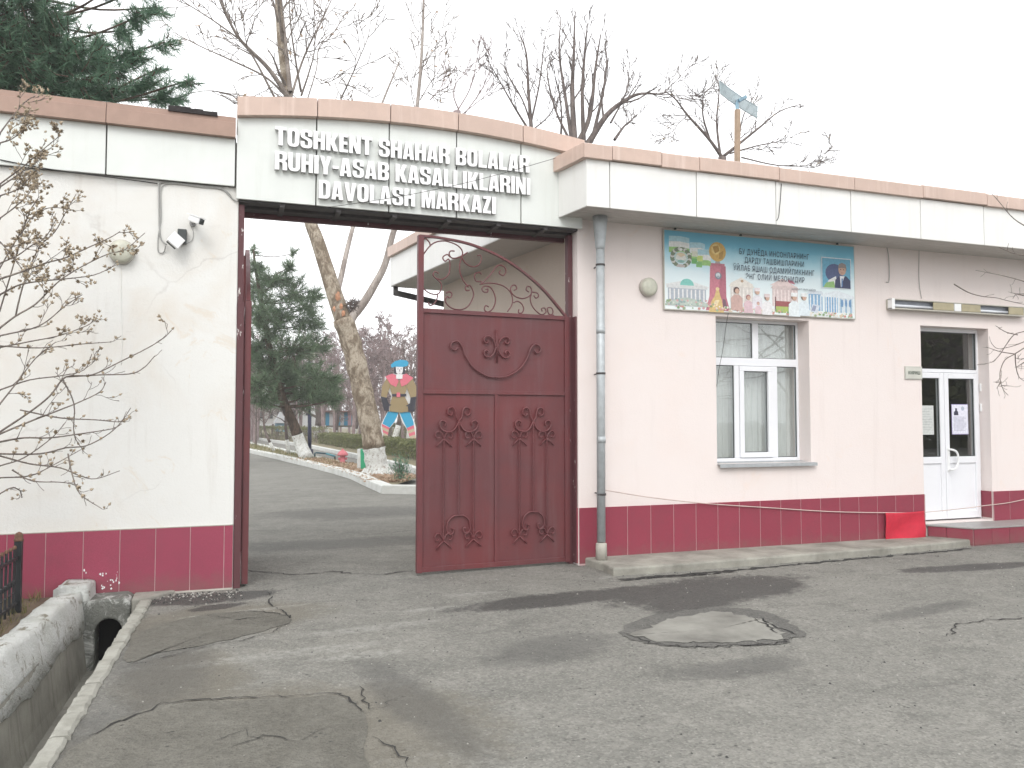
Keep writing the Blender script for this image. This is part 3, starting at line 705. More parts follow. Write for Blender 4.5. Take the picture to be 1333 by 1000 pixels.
# ------------------------------------------------------------------ gatehouse
gh=thing('gatehouse','single storey pink gatehouse with maroon tile base, overhanging flat roof, window and glazed door','building',(8,2,0))
WX0,WX1,WZ0,WZ1=5.52,6.88,1.085,2.84
DX0,DX1,DZ0,DZ1=8.69,9.90,.245,2.855
mb=MB(); wall_sheet(mb,3.72,15,-.3,4.2,0,.32,[(WX0,WX1,WZ0,WZ1),(DX0,DX1,DZ0,DZ1)])
obj('wall',mb,M['plaster_pink'],gh)
# pillar return and the angled inner side wall
mb=MB(); mb.prism([(3.73,.322),(3.73,.9),(3.97,1.06),(3.42,4.68),(15,4.9),(15,.322)],-.3,4.0,'z'); 
# hollow front rooms: the volume starts behind the rooms
mb=MB(); sw=[(3.735,.323),(3.95,.9),(3.42,4.68)]
for a,b in zip(sw,sw[1:]): mb.quad((*a,-.2),(*a,4.0),(*b,4.0),(*b,-.2))
mb.quad((3.42,4.68,-.2),(3.42,4.68,4.0),(15,4.9,4.0),(15,4.9,-.2)); mb.quad((15,.323,-.2),(15,.323,4),(15,4.9,4),(15,4.9,-.2))
obj('side_wall',mb,M['plaster_side'],gh)
mb=MB(); mb.box(3.73,DX0-.001,-.016,.02,-.02,.628); mb.box(DX1+.001,14,-.016,.02,-.02,.628); obj('grout_bed',mb,M['grout'],gh)
x=3.722
while x<13.6:
    w=.298
    if x<DX0-.02:
        w=min(w,DX0-.014-x); tile(gh,x+.003,-.006,.02,w-.006,.61,M['tile_red'])
        x+=w
        if x>DX0-.03: x=DX1+.002
    else: tile(gh,x+.003,-.006,.02,w-.006,.61,M['tile_red']); x+=w
for i in range(1): tile(gh,3.722,.0+.012,.02,.25,.61,M['tile_red'],side='side')
for z,a,b in ((.02,0,.17),): tile(gh,DX1-.002,.01,z+.25,.16,.36,M['tile_red'],side='side')
# roof: soffit boards, fascia panels, coping
FY=-.60
mb=MB(); mb.box(3.6,15,FY+.05,5.2,4.30,4.34); obj('roof_deck',mb,M['coping_dark'],gh)
for i in range(6):
    y0=FY+.012+i*.1; mb=MB(); mb.box(3.58-.012*i*1.5,15,y0+.002,y0+.096,3.852,3.866); obj('soffit_board',mb,M['soffit'],gh,bevel=.003)
mb=MB(); mb.box(3.60,15,FY+.03,0,3.868,3.88); obj('soffit_backing',mb,M['joint'],gh)
fj=[3.55]+[ax(p,FY) for p in (795,909,1013.5,1112,1203.5,1286.6)]; 
while fj[-1]<14.5: fj.append(fj[-1]+1.15)
for a,b in zip(fj,fj[1:]):
    mb=MB(); mb.box(a+.004 if a>3.6 else a,b-.005,FY-.012,FY+.01,3.835,4.335); obj('fascia_panel',mb,M['fascia_white'],gh,bevel=.004)
mb=MB(); mb.box(3.57,14.6,FY+.012,FY+.03,3.85,4.34); obj('fascia_backing',mb,M['joint'],gh)
mb=MB(); mb.prism([(3.55,FY-.008),(3.57,FY+.011),(3.485,-.062),(3.462,-.062)],3.835,4.335,'z'); obj('fascia_return',mb,M['fascia_white'],gh,bevel=.003)
cj=[3.50]+[ax(p,FY-.05) for p in (799,864,914,1019,1118,1208,1292)]
while cj[-1]<14.5: cj.append(cj[-1]+1.2)
rr=random.Random(8)
for a,b in zip(cj,cj[1:]):
    dz=rr.uniform(-.006,.006)
    mb=MB(); mb.prism([(FY-.06,4.337+dz),(FY-.06,4.485+dz),(FY-.03,4.50+dz),(FY+.4,4.50+dz),(FY+.4,4.337+dz)],a+.003,b-.004,'x'); obj('coping',mb,M['coping'],gh,bevel=.004)
mb=MB(); mb.prism([(3.50,FY-.055),(3.502,FY+.40),(3.44,-.06),(3.40,-.068)],4.337,4.495,'z'); obj('coping_return',mb,M['coping'],gh,bevel=.004)
# inner eave above the angled side wall
e0=Vector((3.30,.52,0)); e1=Vector((2.63,5.2,0)); ed=(e1-e0).normalized(); en=Vector((-ed.y,ed.x,0))  # en points away from the building
def seg(a,b,t0,t1,z0,z1,mat,name):
    p=[a+en*t0,b+en*t0,b+en*t1,a+en*t1]; mb=MB(); mb.prism([(v.x,v.y) for v in p],z0,z1,'z'); return obj(name,mb,mat,gh,bevel=.003)
L_=(e1-e0).length; n=5
for i in range(n):
    a=e0+ed*(L_*i/n+.003); b=e0+ed*(L_*(i+1)/n-.003)
    seg(a,b,-.02,.0,3.85,4.335,M['fascia_white'],'fascia_panel'); seg(a,b,-.25,.055,4.337,4.50,M['coping'],'coping')
q=[(3.30,.52),(2.645,5.19),(3.9,5.35),(4.6,.52)]; mb=MB(); mb.prism(q,3.84,3.852,'z'); obj('soffit_sheet',mb,M['soffit'],gh)
mb=MB(); mb.prism([(2.63,5.2),(2.63,5.22),(8,5.8),(8,5.78)],3.85,4.335,'z'); obj('fascia_panel',mb,M['fascia_white'],gh)
for i in range(2): pass
mb=MB(); 
for k in range(3): 
    a=at(520,381-k*0,5.0)
mb.bar(at(515,371,5.15),at(515,384,5.15),.07,.07); mb.bar(at(513,381,5.15),at(582,397,4.9),.07,.09); obj('gutter_outlet',mb,M['dark_steel'],gh)
mb=MB(); mb.tube([(3.97,1.0,3.83),(3.43,4.66,3.83)],.012,6); obj('eave_cable',mb,M['cable'],gh)
# ---- window
def frame_bars(mb,x0,x1,z0,z1,y,w,d=.06):
    mb.box(x0,x1,y,y+d,z0,z0+w); mb.box(x0,x1,y,y+d,z1-w,z1); mb.box(x0,x0+w,y,y+d,z0+w,z1-w); mb.box(x1-w,x1,y,y+d,z0+w,z1-w)
Y0=.205
wx=lambda p: ax(p,Y0)
tz0=at(985,476.7,Y0).z; tz1=at(985,466.7,Y0).z
fr=MB(); fr.box(WX0,WX0+.055,Y0,Y0+.06,WZ0,WZ1); fr.box(WX1-.03,WX1,Y0,Y0+.06,WZ0,WZ1); fr.box(WX0+.055,WX1-.03,Y0,Y0+.06,WZ0,WZ0+.05); fr.box(WX0+.055,WX1-.03,Y0,Y0+.06,WZ1-.035,WZ1)
win=obj('window',fr,M['pvc'],gh,bevel=.006)
def wpart(name,x0,x1,z0,z1,y0,y1,mat,bev=.005):
    mb=MB(); mb.box(x0,x1,y0,y1,z0,z1); return obj(name,mb,mat,win,bevel=bev)
IX0,IX1,IZ0,IZ1=WX0+.055,WX1-.03,WZ0+.05,WZ1-.035
wpart('transom',IX0,IX1,tz0,tz1,Y0-.003,Y0+.06,M['pvc'])
wpart('mullion',wx(981),wx(988.5),tz1,IZ1,Y0-.001,Y0+.06,M['pvc'])
ml,mr=(wx(956.5),wx(962.5)),(wx(1005.5),wx(1012.5))
wpart('mullion',*ml,IZ0,tz0,Y0-.001,Y0+.06,M['pvc']); wpart('mullion',*mr,IZ0,tz0,Y0-.001,Y0+.06,M['pvc'])
mb=MB(); frame_bars(mb,ml[1]+.003,mr[0]-.003,IZ0+.005,tz0-.005,Y0-.018,.062,.07); obj('sash',mb,M['pvc'],win,bevel=.006)
sx0,sx1=ml[1]+.065,mr[0]-.065
for a,b,c,d in ((IX0,wx(981),tz1,IZ1),(wx(988.5),IX1,tz1,IZ1),(IX0,ml[0],IZ0,tz0),(mr[1],IX1,IZ0,tz0),(sx0,sx1,IZ0+.067,tz0-.067)):
    wpart('pane',a,b,c,d,Y0+.024,Y0+.03,M['glass'],0)
    mb=MB(); frame_bars(mb,a,b,c,d,Y0+.016,.008,.01); obj('gasket',mb,M['dark_plastic'],win)
mb=MB(); mb.prism([(.19,WZ0+.012),(.19,WZ0+.002),(-.055,WZ0-.018),(-.06,WZ0-.045),(-.066,WZ0-.045),(-.062,WZ0-.008)],WX0-.0,WX1+.045,'x'); obj('window_sill',mb,M['sill'],win)
def room(name,x0,x1,y0,y1,z0,z1,mat):
    mb=MB(); mb.quad((x0,y1,z0),(x1,y1,z0),(x1,y1,z1),(x0,y1,z1)); mb.quad((x0,y0,z0),(x1,y0,z0),(x1,y1,z0),(x0,y1,z0)); mb.quad((x0,y0,z1),(x0,y1,z1),(x1,y1,z1),(x1,y0,z1))
    mb.quad((x0,y0,z0),(x0,y1,z0),(x0,y1,z1),(x0,y0,z1)); mb.quad((x1,y0,z0),(x1,y0,z1),(x1,y1,z1),(x1,y1,z0)); obj(name,mb,mat,gh)
room('room_interior',5.0,7.4,.321,3,.3,3.2,M['room'])
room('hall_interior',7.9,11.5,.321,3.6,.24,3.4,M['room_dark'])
# curtains: vertical folds behind the panes
rr=random.Random(2)
for x0,x1 in ((5.35,7.25),):
    mb=MB(); n=150
    for i in range(n+1):
        x=x0+(x1-x0)*i/n; yy=.37+.018*math.sin(i*1.1+rr.uniform(-.3,.3))+.012*math.sin(i*.37)
        mb.v+=[(x,yy,.6),(x,yy-.01,3.1)]
        if i: a=2*i-2; mb.f.append((a,a+2,a+3,a+1)); mb.m.append(0)
    c=obj('curtain',mb,M['curtain'],win,smooth=True)
# ---- door
DY=.17
dr=MB(); 
door=obj('door',MB(),M['pvc'],gh)
def dpart(name,x0,x1,z0,z1,y0,y1,mat=None,bev=.005):
    mb=MB(); mb.box(x0,x1,y0,y1,z0,z1); return obj(name,mb,mat or M['pvc'],door,bevel=bev)
dx=lambda p: ax(p,DY)
tb0=at(1235,491,DY).z; tb1=at(1235,481,DY).z; lt=at(1235,430,DY).z
dpart('frame_post',DX0,DX0+.05,DZ0,DZ1,DY,DY+.07); dpart('frame_post',dx(1273.5),dx(1277),DZ0,DZ1,DY,DY+.07)
dpart('frame_head',DX0+.05,dx(1273.5),DZ1-.05,DZ1,DY,DY+.07); dpart('frame_fill',dx(1277),DX1,DZ0,DZ1,DY+.02,DY+.07)
dpart('door_transom',DX0+.05,dx(1273.5),tb1-.045,tb1,DY-.002,DY+.07)
dpart('pane',DX0+.05,dx(1273.5),tb1,DZ1-.05,DY+.03,DY+.036,M['glass'],0)
mb=MB(); frame_bars(mb,DX0+.05,dx(1273.5),tb1,DZ1-.05,DY+.018,.01,.014); obj('gasket',mb,M['dark_plastic'],door)
lz1=tb1-.05; mid=at(1250,599,DY).z
def door_leaf(x0,x1):
    w=.075
    mb=MB(); mb.box(x0,x0+w,DY-.02,DY+.05,DZ0+.02,lz1); mb.box(x1-w,x1,DY-.02,DY+.05,DZ0+.02,lz1)
    mb.box(x0+w,x1-w,DY-.02,DY+.05,lz1-w,lz1); mb.box(x0+w,x1-w,DY-.02,DY+.05,mid-.04,mid+.05); mb.box(x0+w,x1-w,DY-.02,DY+.05,DZ0+.02,DZ0+.12)
    lf=obj('leaf',mb,M['pvc'],door,bevel=.006)
    dpart('leaf_panel',x0+w,x1-w,DZ0+.12,mid-.04,DY+.0,DY+.03,M['pvc'],0)
    for i in range(1,4):
        xx=x0+w+(x1-x0-2*w)*i/4
    dpart('pane',x0+w,x1-w,mid+.05,lz1-w,DY+.01,DY+.016,M['glass'],0)
    mb=MB(); frame_bars(mb,x0+w,x1-w,mid+.05,lz1-w,DY-.002,.009,.014); obj('gasket',mb,M['dark_plastic'],door)
xm=dx(1228.5)
door_leaf(8.745,xm-.004); door_leaf(xm+.004,dx(1273))
mb=MB(); hp=[at(px,py,DY-.03) for px,py in ((1234,580),(1240,579),(1242,586),(1242,593),(1239,599),(1233,600))]
a=hp[0]; 
hz=[(xm+.045,DY-.02,1.20),(xm+.05,DY-.075,1.20),(xm+.12,DY-.085,1.17),(xm+.15,DY-.085,1.10),(xm+.145,DY-.085,1.02),(xm+.10,DY-.085,.95),(xm+.05,DY-.075,.93),(xm+.045,DY-.02,.93)]
mb.tube(smooth2(hz,5),.014,8); obj('handle',mb,M['white_plastic'],door,smooth=True)
mb=MB(); mb.box(xm+.025,xm+.065,DY-.03,DY-.019,.90,1.23); obj('handle_plate',mb,M['white_plastic'],door,bevel=.004)
for z in (.52,2.0,1.72):
    mb=MB(); mb.tube([(dx(1275),DY-.03,z),(dx(1275),DY-.03,z+.11)],.014,8); obj('hinge',mb,M['white_plastic'],door)
# ---- apron, step
mb=MB(); ap=[(3.79,0),(3.83,-.40),(3.80,-.68),(4.4,-.70),(5.5,-.66),(6.6,-.62),(7.6,-.58),(8.6,-.50),(9.02,-.43),(9.05,0)]
def lerpz(x): return .085
mb.prism(ap[::-1],-.1,.085,'z'); apo=structure(obj('pavement_apron',mb,M['concrete'],bevel=.02))
sp=thing('door_step','low entrance step with grey top and dark red tiled risers below the glazed door','step',(9.8,-.2,0))
SX0,SX1,SY,SZ=8.985,11.4,-.47,.235
sa=Vector((8.71,-.03,0)); sb=Vector((8.985,-.47,0))
mb=MB(); mb.prism([(8.72,-.022),(8.995,-.462),(SX1,-.50),(SX1,-.022)],-.05,.215,'z'); obj('core',mb,M['grout'],sp)
mb=MB(); mb.prism([(8.69,-.021),(8.98,-.482),(SX1+.02,-.52),(SX1+.02,-.021)],.2155,SZ,'z'); mb.prism([(8.70,-.018),(DX1-.01,-.018),(DX1-.01,DY+.03),(8.70,DY+.03)],.2155,SZ,'z'); obj('step_top',mb,M['step_top'],sp,bevel=.004)
dirf=Vector((SX1-8.995,-.50+.462,0)).normalized()
def riser(a,b):
    d=(b-a).normalized(); nn=Vector((d.y,-d.x,0)); p=[a+d*.002,b-d*.002,b-d*.002+nn*.014,a+d*.002+nn*.014]
    mb=MB(); mb.prism([(v.x,v.y) for v in p],.012,.213,'z'); obj('tile',mb,M['tile_red'],sp,bevel=.002,seg=1)
P0=Vector((8.72,-.022,0)); P1=Vector((8.995,-.462,0)); dd=(P1-P0).normalized(); Ls=(P1-P0).length
riser(P0,P0+dd*(Ls*.42)); riser(P0+dd*(Ls*.42),P1)
x=0
while x<2.3: riser(P1+dirf*x,P1+dirf*min(x+.3,2.4)); x+=.3

# ------------------------------------------------------------------ fixtures hung on the walls
dp=thing('drainpipe','grey zinc rain pipe running from the eave to the pavement beside the gate pillar','drainpipe',(3.9,-.25,.085))
px_,py_=3.905,-.20
mb=MB(); mb.tube([(px_-.005,py_-.0,.28),(px_,py_,3.5)],.047,14); obj('pipe',mb,M['zinc'],dp,smooth=True)
mb=MB(); mb.tube([(px_,py_,1.35),(px_,py_,1.42)],.050,14); obj('pipe_joint',mb,M['zinc'],dp,smooth=True)
mb=MB(); mb.tube([(px_,py_,2.55),(px_,py_,2.62)],.050,14); obj('pipe_joint',mb,M['zinc'],dp,smooth=True)
mb=MB(); mb.lathe((px_,py_,0),[(.048,3.48),(.054,3.52),(.075,3.75),(.085,3.852)],14); obj('funnel',mb,M['zinc'],dp,smooth=True)
mb=MB(); mb.lathe((px_-.005,py_,0),[(.062,.085),(.060,.26),(.048,.27)],14); obj('foot_sleeve',mb,M['mortar'],dp,smooth=True)
for z in (.78,2.1,3.3):
    mb=MB(); mb.lathe((px_,py_,0),[(.0485,z),(.051,z),(.051,z+.022),(.0485,z+.022)],14); mb.bar((px_,py_+.05,z+.012),(px_+.02,.0,z+.012),.012); obj('clamp',mb,M['dark_steel'],dp)

def bulkhead(x,z,r,label):
    t=thing('bulkhead_lamp',label,'lamp',(x,-.03,z),'round wall lamps')
    mb=MB(); mb.lathe((0,0,0),[(r*.9,.03),(r,.025),(r,-.02),(r*.93,-.03)],26,'y'); obj('rim',mb,M['lamp_rim'],t,local=True,smooth=True)
    mb=MB(); mb.lathe((0,0,0),[(r*.93,-.028),(r*.9,-.04),(r*.7,-.052),(r*.4,-.06),(.001,-.063)],26,'y'); obj('lamp_glass',mb,M['lamp_glass'],t,local=True,smooth=True)
    return t
bulkhead(-.895,3.15,.112,'round yellowed wall lamp on the white wall behind the shrub branches')
bulkhead(4.60,3.13,.108,'round yellowed wall lamp on the pink wall between rain pipe and banner')
c=thing('security_camera','small white bullet camera on the white wall near the gate','camera',(-.27,0,3.48))
mb=MB(); a=at(248,284,-.13); b=at(262,289,-.22); d=(b-a).normalized(); mb.bar(a,b,.06,.06); obj('body',mb,M['white_plastic'],c,bevel=.012)
mb=MB(); mb.bar(b+d*.001,b+d*.012,.05,.05); obj('lens',mb,M['dark_plastic'],c,bevel=.004)
mb=MB(); mb.bar(a-d*.01+Vector((0,0,.036)),b+d*.02+Vector((0,0,.036)),.07,.008); obj('sun_shield',mb,M['white_plastic'],c)
mb=MB(); q=at(251,291,-.02); mb.tube([q+Vector((0,.02,0)),q+Vector((0,-.05,0)),a.lerp(b,.4)+Vector((0,0,-.03))],.012,6); mb.lathe(q,[(.03,.02),(.03,-.01)],10,'y'); obj('bracket',mb,M['grey_plastic'],c)
c=thing('floodlight','small white square floodlight box angled on the white wall under the cable loop','floodlight',(-.45,0,3.31))
q=at(229,313,-.14)
mb=MB(); mb.box(-.062,.062,-.012,.012,-.062,.062); o=obj('face_plate',mb,M['white_plastic'],c,local=True,bevel=.008); o.location=q-c.location; o.rotation_euler=(R(-12),R(38),R(18))
mb=MB(); mb.box(-.05,.05,.013,.06,-.05,.05); o=obj('housing',mb,M['dark_plastic'],c,local=True,bevel=.006); o.location=q-c.location; o.rotation_euler=(R(-12),R(38),R(18))
mb=MB(); w=at(236,310,-.005); mb.box(w.x-.03,w.x+.05,-.09,0,w.z-.06,w.z+.07); obj('mount',mb,M['dark_plastic'],c,bevel=.006)
def cable(label,pts,r=.008,mat='cable',Y=-.012,name='cable',cat='cable'):
    mb=MB(); pp=[at(p[0],p[1],(p[2] if len(p)>2 else Y)) for p in pts]; mb.tube(smooth2([tuple(v) for v in pp],5),r,6)
    return tag(obj(name,mb,M[mat],smooth=True),label,cat)
z4=lambda u,v,*k:(u*.255,200+v*.255,*k)
cable('thick grey cable looping from the floodlight up and across to the gateway beam',[z4(850,465,-.05),z4(825,440),z4(815,400),z4(812,300),z4(812,170),z4(830,148),z4(880,148),z4(1000,163),z4(1120,175),z4(1165,200),z4(1190,232),z4(1215,245,-.03)],.007)
cable('second thinner grey cable ending in a small loop left of the floodlight',[z4(845,470,-.05),z4(838,500),z4(820,508),z4(806,490),z4(808,420),z4(822,330),z4(820,200),z4(838,160),z4(900,155),z4(1020,170),z4(1130,182),z4(1180,225)],.005)
cable('thin grey lead sagging from the security camera to the floodlight',[z4(985,350),z4(968,340),z4(965,325),z4(975,318),z4(975,370),z4(987,400),z4(982,440),z4(955,458),z4(925,455)],.003)
cable('thin conduit running down the white wall below the round lamp',[(158,346),(158,400),(159,440),(158,475)],.003,'plaster_white',-.002)
cable('slim wire lying along the lower edge of the white wall fascia',[(0,208,-.06),(30,214,-.06),(75,222,-.06),(130,229,-.055),(205,239,-.02)],.005,'cable_black')
z3=lambda u,v,*k:(700+u*.475,80+v*.475,*k)
cable('dark cable run along the pink wall just under the soffit',[z3(120,428),z3(300,440),z3(460,455),z3(540,462),z3(640,470),z3(760,482),z3(900,495),z3(1100,512),z3(1320,535)],.008,'cable_black',-.02)
cable('black wire drooping from a fascia joint back to the soffit above the banner',[z3(668,335,-.62),z3(663,400,-.62),z3(655,436,-.61),z3(620,442,-.4),z3(585,452,-.25),z3(565,467,-.05)],.004,'cable_black')
cable('thin black wire hanging over the upper left panes of the window',[(948,408,-.03),(945,425,-.03),(941,455,-.03),(936,480,-.03),(933,503,-.03)],.003,'cable_black')
cable('short loose wire hanging from the soffit left of the tube light',[z3(955,500),z3(962,540),z3(963,600),z3(955,605)],.005,'cable')
cable('thin wire dropping to the left end of the tube light',[z3(1045,508),z3(1045,600),z3(1052,650)],.004,'cable')
# banner
bn=thing('banner','wide printed sky blue banner with emblem, globe monument and verse, above the window','banner',(6.19,-.03,3.35))
BX,BZ,BW,BH=4.80,2.88,2.785,.945
mb=MB(); mb.box(BX,BX+BW,-.034,-.008,BZ,BZ+BH); obj('board',mb,M['lamp_rim'],bn,bevel=.003)
def sky_print():
    n=NT('banner_sky_print'); sx=n.n('ShaderNodeSeparateXYZ'); n.L(n.tc.outputs['Generated'],sx.inputs[0])
    v=n.math('ADD',sx.outputs['Z'],n.math('MULTIPLY',n.noise(3,5),.22))
    n.color(n.ramp(v,[(.30,(.74,.80,.80)),(.60,(.66,.78,.82)),(.82,(.40,.66,.76)),(.96,(.17,.47,.62)),(1.0,(.15,.44,.6))])); n.set(Roughness=.45); return n.mat
mb=MB(); mb.quad((BX+.012,-.035,BZ+.012),(BX+BW-.012,-.035,BZ+.012),(BX+BW-.012,-.035,BZ+BH-.012),(BX+.012,-.035,BZ+BH-.012))
mb.v=[(v[0],v[1]-.0003*(i%2),v[2]) for i,v in enumerate(mb.v)]; obj('print_sheet',mb,sky_print(),bn)
LAY=[0]
class Pr:
    def __init__(s): s.mb=MB(); s.mats=[]
    def poly(s,pts,c):
        m=flat(c)
        if m not in s.mats: s.mats.append(m)
        s.mb.mi=s.mats.index(m); LAY[0]+=1; y=-.0358-.000015*LAY[0]
        s.mb.add([(BX+u/1180*BW,y,BZ+(1-(v)/500)*BH) for u,v in pts],[tuple(range(len(pts)))])
    def disc(s,cx,cy,r,c,ry=None,n=20): s.poly([(cx+r*math.cos(-t*2*math.pi/n),cy+(ry or r)*math.sin(-t*2*math.pi/n)) for t in range(n)],c)
    def rect(s,x0,y0,x1,y1,c): s.poly([(x0,y1),(x1,y1),(x1,y0),(x0,y0)],c)
    def done(s,name): return obj(name,s.mb,s.mats,bn)
rr=random.Random(12)
# banner units: u 0..1180 to the right, v 0..500 downwards
p=Pr()
for x0,y0 in ((30,40),(150,70),(195,110)):      # flags
    for k,c in enumerate(((.45,.68,.76),(.80,.82,.80),(.35,.58,.22))): 
        p.poly([(x0,y0+k*34+34),(x0+60,y0+k*34+30),(x0+125-x0*.25,y0+k*34+38),(x0+125-x0*.25,y0+k*34+4),(x0+60,y0+k*34-4),(x0,y0+k*34)],c)
for a,b,c in ((158,185,(.18,.45,.16)),(190,165,(.55,.66,.22)),(185,205,(.25,.5,.2)),(160,140,(.7,.72,.6))): p.rect(a,b-15,a+34,b+18,c)
p.done('flag_print')
p=Pr(); cx,cy=98,170
for k in range(26):
    a=R(-245+310*k/25); p.disc(cx+50*math.cos(a),cy+54*math.sin(a),13,(.20,.25,.17) if k%3 else (.62,.62,.58),n=8)
p.disc(cx,cy,37,(.55,.66,.62)); p.disc(cx,cy-12,26,(.72,.60,.42),18); p.poly([(cx-30,cy+8),(cx,cy+22),(cx+30,cy+8),(cx+22,cy-16),(cx,cy-2),(cx-22,cy-16)],(.74,.74,.70))
p.disc(cx,cy+24,20,(.28,.5,.46),9); p.disc(cx,cy+52,24,(.55,.5,.48),10); p.disc(cx,cy-50,9,(.8,.82,.8)); p.done('emblem_print')
p=Pr(); cx=310
p.poly([(cx-72,490),(cx+72,490),(cx+50,400),(cx+48,205),(cx-44,205),(cx-50,400)],(.56,.22,.27)); p.rect(cx-40,190,cx+42,207,(.50,.20,.24))
p.poly([(cx-10,490),(cx+72,490),(cx+50,400),(cx+48,205),(cx+20,205)],(.46,.17,.22)); p.poly([(cx-14,190),(cx+16,190),(cx+9,160),(cx-9,160)],(.40,.36,.34))
p.disc(cx,116,50,(.66,.43,.14),62); p.disc(cx-10,100,26,(.78,.60,.26),34)
for q in (((cx-30,85),(cx+5,75),(cx+12,110),(cx-15,128)),((cx+10,125),(cx+36,105),(cx+30,160),(cx+8,160))): p.poly(list(q)[::-1],(.48,.30,.10))
p.disc(cx+3,268,20,(.22,.25,.30),23); p.disc(cx+2,264,13,(.62,.66,.68),15); p.disc(cx+3,275,8,(.35,.4,.45))
p.poly([(cx-55,500),(cx+35,500),(cx+22,420),(cx+14,395),(cx+4,350),(cx-8,350),(cx-20,400),(cx-38,430)],(.66,.49,.22))
p.disc(cx-2,352,11,(.76,.60,.34)); p.poly([(cx-30,470),(cx-5,460),(cx+10,420),(cx-18,425)],(.82,.70,.44)); p.poly([(cx+30,470),(cx+55,470),(cx+45,420),(cx+28,410)],(.20,.12,.15)); p.done('monument_print')
def hall(x0,x1,yb,yr,roof,wall,cols,colc,dome=None):
    p.rect(x0,yr,x1,yb,wall)
    p.poly([(x0-10,yr),(x1+10,yr),(x1-5,yr-22),(x0+5,yr-22)],roof)
    for k in range(cols):
        x=x0+(x1-x0)*(k+.5)/cols; p.rect(x-4,yr+5,x+4,yb,colc)
    if dome: 
        c=(x0+x1)/2; p.poly([(c+dome[0]*math.cos(math.pi*t/10),yr-20-dome[1]*math.sin(math.pi*t/10)) for t in range(11)][::-1],dome[2])
p=Pr(); p.poly([(8,340),(130,308),(258,345),(240,362),(20,362)],(.74,.76,.76)); hall(22,240,440,362,(.68,.70,.70),(.42,.46,.52),9,(.80,.80,.79),(40,42,(.24,.58,.52)))
p.done('building_print'); p=Pr(); hall(385,520,430,330,(.78,.74,.68),(.70,.66,.62),6,(.84,.80,.76)); p.poly([(380,312),(450,268),(525,312)],(.80,.76,.70)); p.disc(455,292,9,(.5,.36,.25))
p.done('building_print'); p=Pr(); hall(640,800,440,325,(.70,.58,.56),(.68,.56,.55),7,(.82,.72,.70)); p.poly([(625,305),(705,255),(790,305)],(.80,.66,.64)); p.poly([(735,260),(770,268),(785,290),(745,282)],(.55,.22,.28)); p.rect(660,405,790,440,(.35,.12,.12))
p.done('building_print'); p=Pr(); hall(870,960,455,345,(.66,.72,.78),(.24,.42,.62),4,(.76,.80,.82)); hall(975,1060,460,352,(.70,.76,.80),(.18,.38,.62),5,(.74,.78,.80)); hall(1065,1165,460,360,(.74,.80,.83),(.66,.73,.77),3,(.22,.40,.58)); p.poly([(950,345),(1060,310),(1165,345),(1165,360),(950,358)],(.74,.80,.84))
for k in range(3): p.disc(1090+k*26,395,8,(.16,.30,.5),26)
p.done('building_print')
p=Pr()
p.rect(660,440,740,480,(.42,.52,.16)); p.rect(655,378,662,470,(.2,.1,.1))
for k in range(230):
    x=rr.uniform(10,1165); y=rr.uniform(462,488) if x>300 else rr.uniform(430,488); c=rr.choice(((.80,.76,.70),(.82,.80,.76),(.66,.34,.30),(.25,.38,.2),(.35,.45,.28),(.72,.6,.45),(.7,.42,.45)))
    p.disc(x,y,rr.uniform(4,9),c,n=7)
p.poly([(10,462),(70,425),(130,418),(190,430),(250,450),(250,470),(10,470)],(.48,.55,.50))
for k in range(40): p.disc(rr.uniform(12,245),rr.uniform(428,468),rr.uniform(4,8),rr.choice(((.36,.46,.36),(.62,.66,.60),(.66,.40,.40),(.3,.4,.4))),n=7)
p.done('flower_print')['kind']='stuff'
def figure(x,y,s,coat,hair,cap=None,skin=(.62,.42,.33)):
    p=Pr()
    p.poly([(x-30*s,y+110*s),(x+32*s,y+110*s),(x+30*s,y+40*s),(x+12*s,y+22*s),(x-12*s,y+22*s),(x-30*s,y+42*s)],coat)
    p.disc(x,y-2*s,16*s,hair,19*s,12); p.disc(x+3*s,y+3*s,12*s,skin,15*s,12)
    if cap: p.poly([(x-17*s,y-4*s),(x+17*s,y-4*s),(x+18*s,y-26*s),(x-17*s,y-26*s)],cap)
    p.done('figure_print')
figure(420,355,1.15,(.58,.40,.36),(.10,.06,.06)); figure(490,395,.9,(.70,.52,.56),(.40,.2,.2)); figure(545,355,1.0,(.76,.74,.78),(.5,.36,.32),(.80,.74,.76)); figure(605,390,1.0,(.80,.79,.80),(.12,.08,.08),(.72,.62,.62)); figure(550,430,.6,(.74,.56,.6),(.5,.3,.3))
figure(775,375,1.15,(.76,.82,.84),(.30,.2,.15),(.84,.86,.86)); figure(838,372,1.1,(.72,.80,.84),(.25,.18,.14),(.84,.86,.86))
p=Pr(); p.poly([(880,462),(925,470),(940,420),(893,412)],(.66,.72,.80)); p.poly([(884,456),(908,460),(918,424),(897,420)],(.30,.34,.46)); p.done('clipboard_print')
p=Pr()   # portrait panel: a man in a dark suit before a flag
p.rect(955,92,1152,300,(.70,.76,.80)); p.rect(960,98,1147,295,(.16,.42,.58)); p.disc(1040,195,60,(.10,.13,.25),62); p.poly([(980,295),(1000,245),(1050,215),(1060,295)],(.74,.76,.76)); p.poly([(965,295),(985,262),(1035,250),(1045,295)],(.30,.50,.20))
p.poly([(1040,295),(1146,295),(1146,240),(1120,212),(1075,210),(1045,240)],(.055,.065,.13)); p.poly([(1075,212),(1108,212),(1100,232),(1082,290)],(.78,.80,.82)); p.poly([(1086,228),(1096,228),(1094,280),(1084,290)],(.12,.22,.42))
p.disc(1093,160,28,(.26,.22,.20),36); p.disc(1092,172,25,(.58,.38,.29),34); p.poly([(1066,158),(1118,158),(1116,132),(1092,122),(1070,132)],(.28,.24,.22))
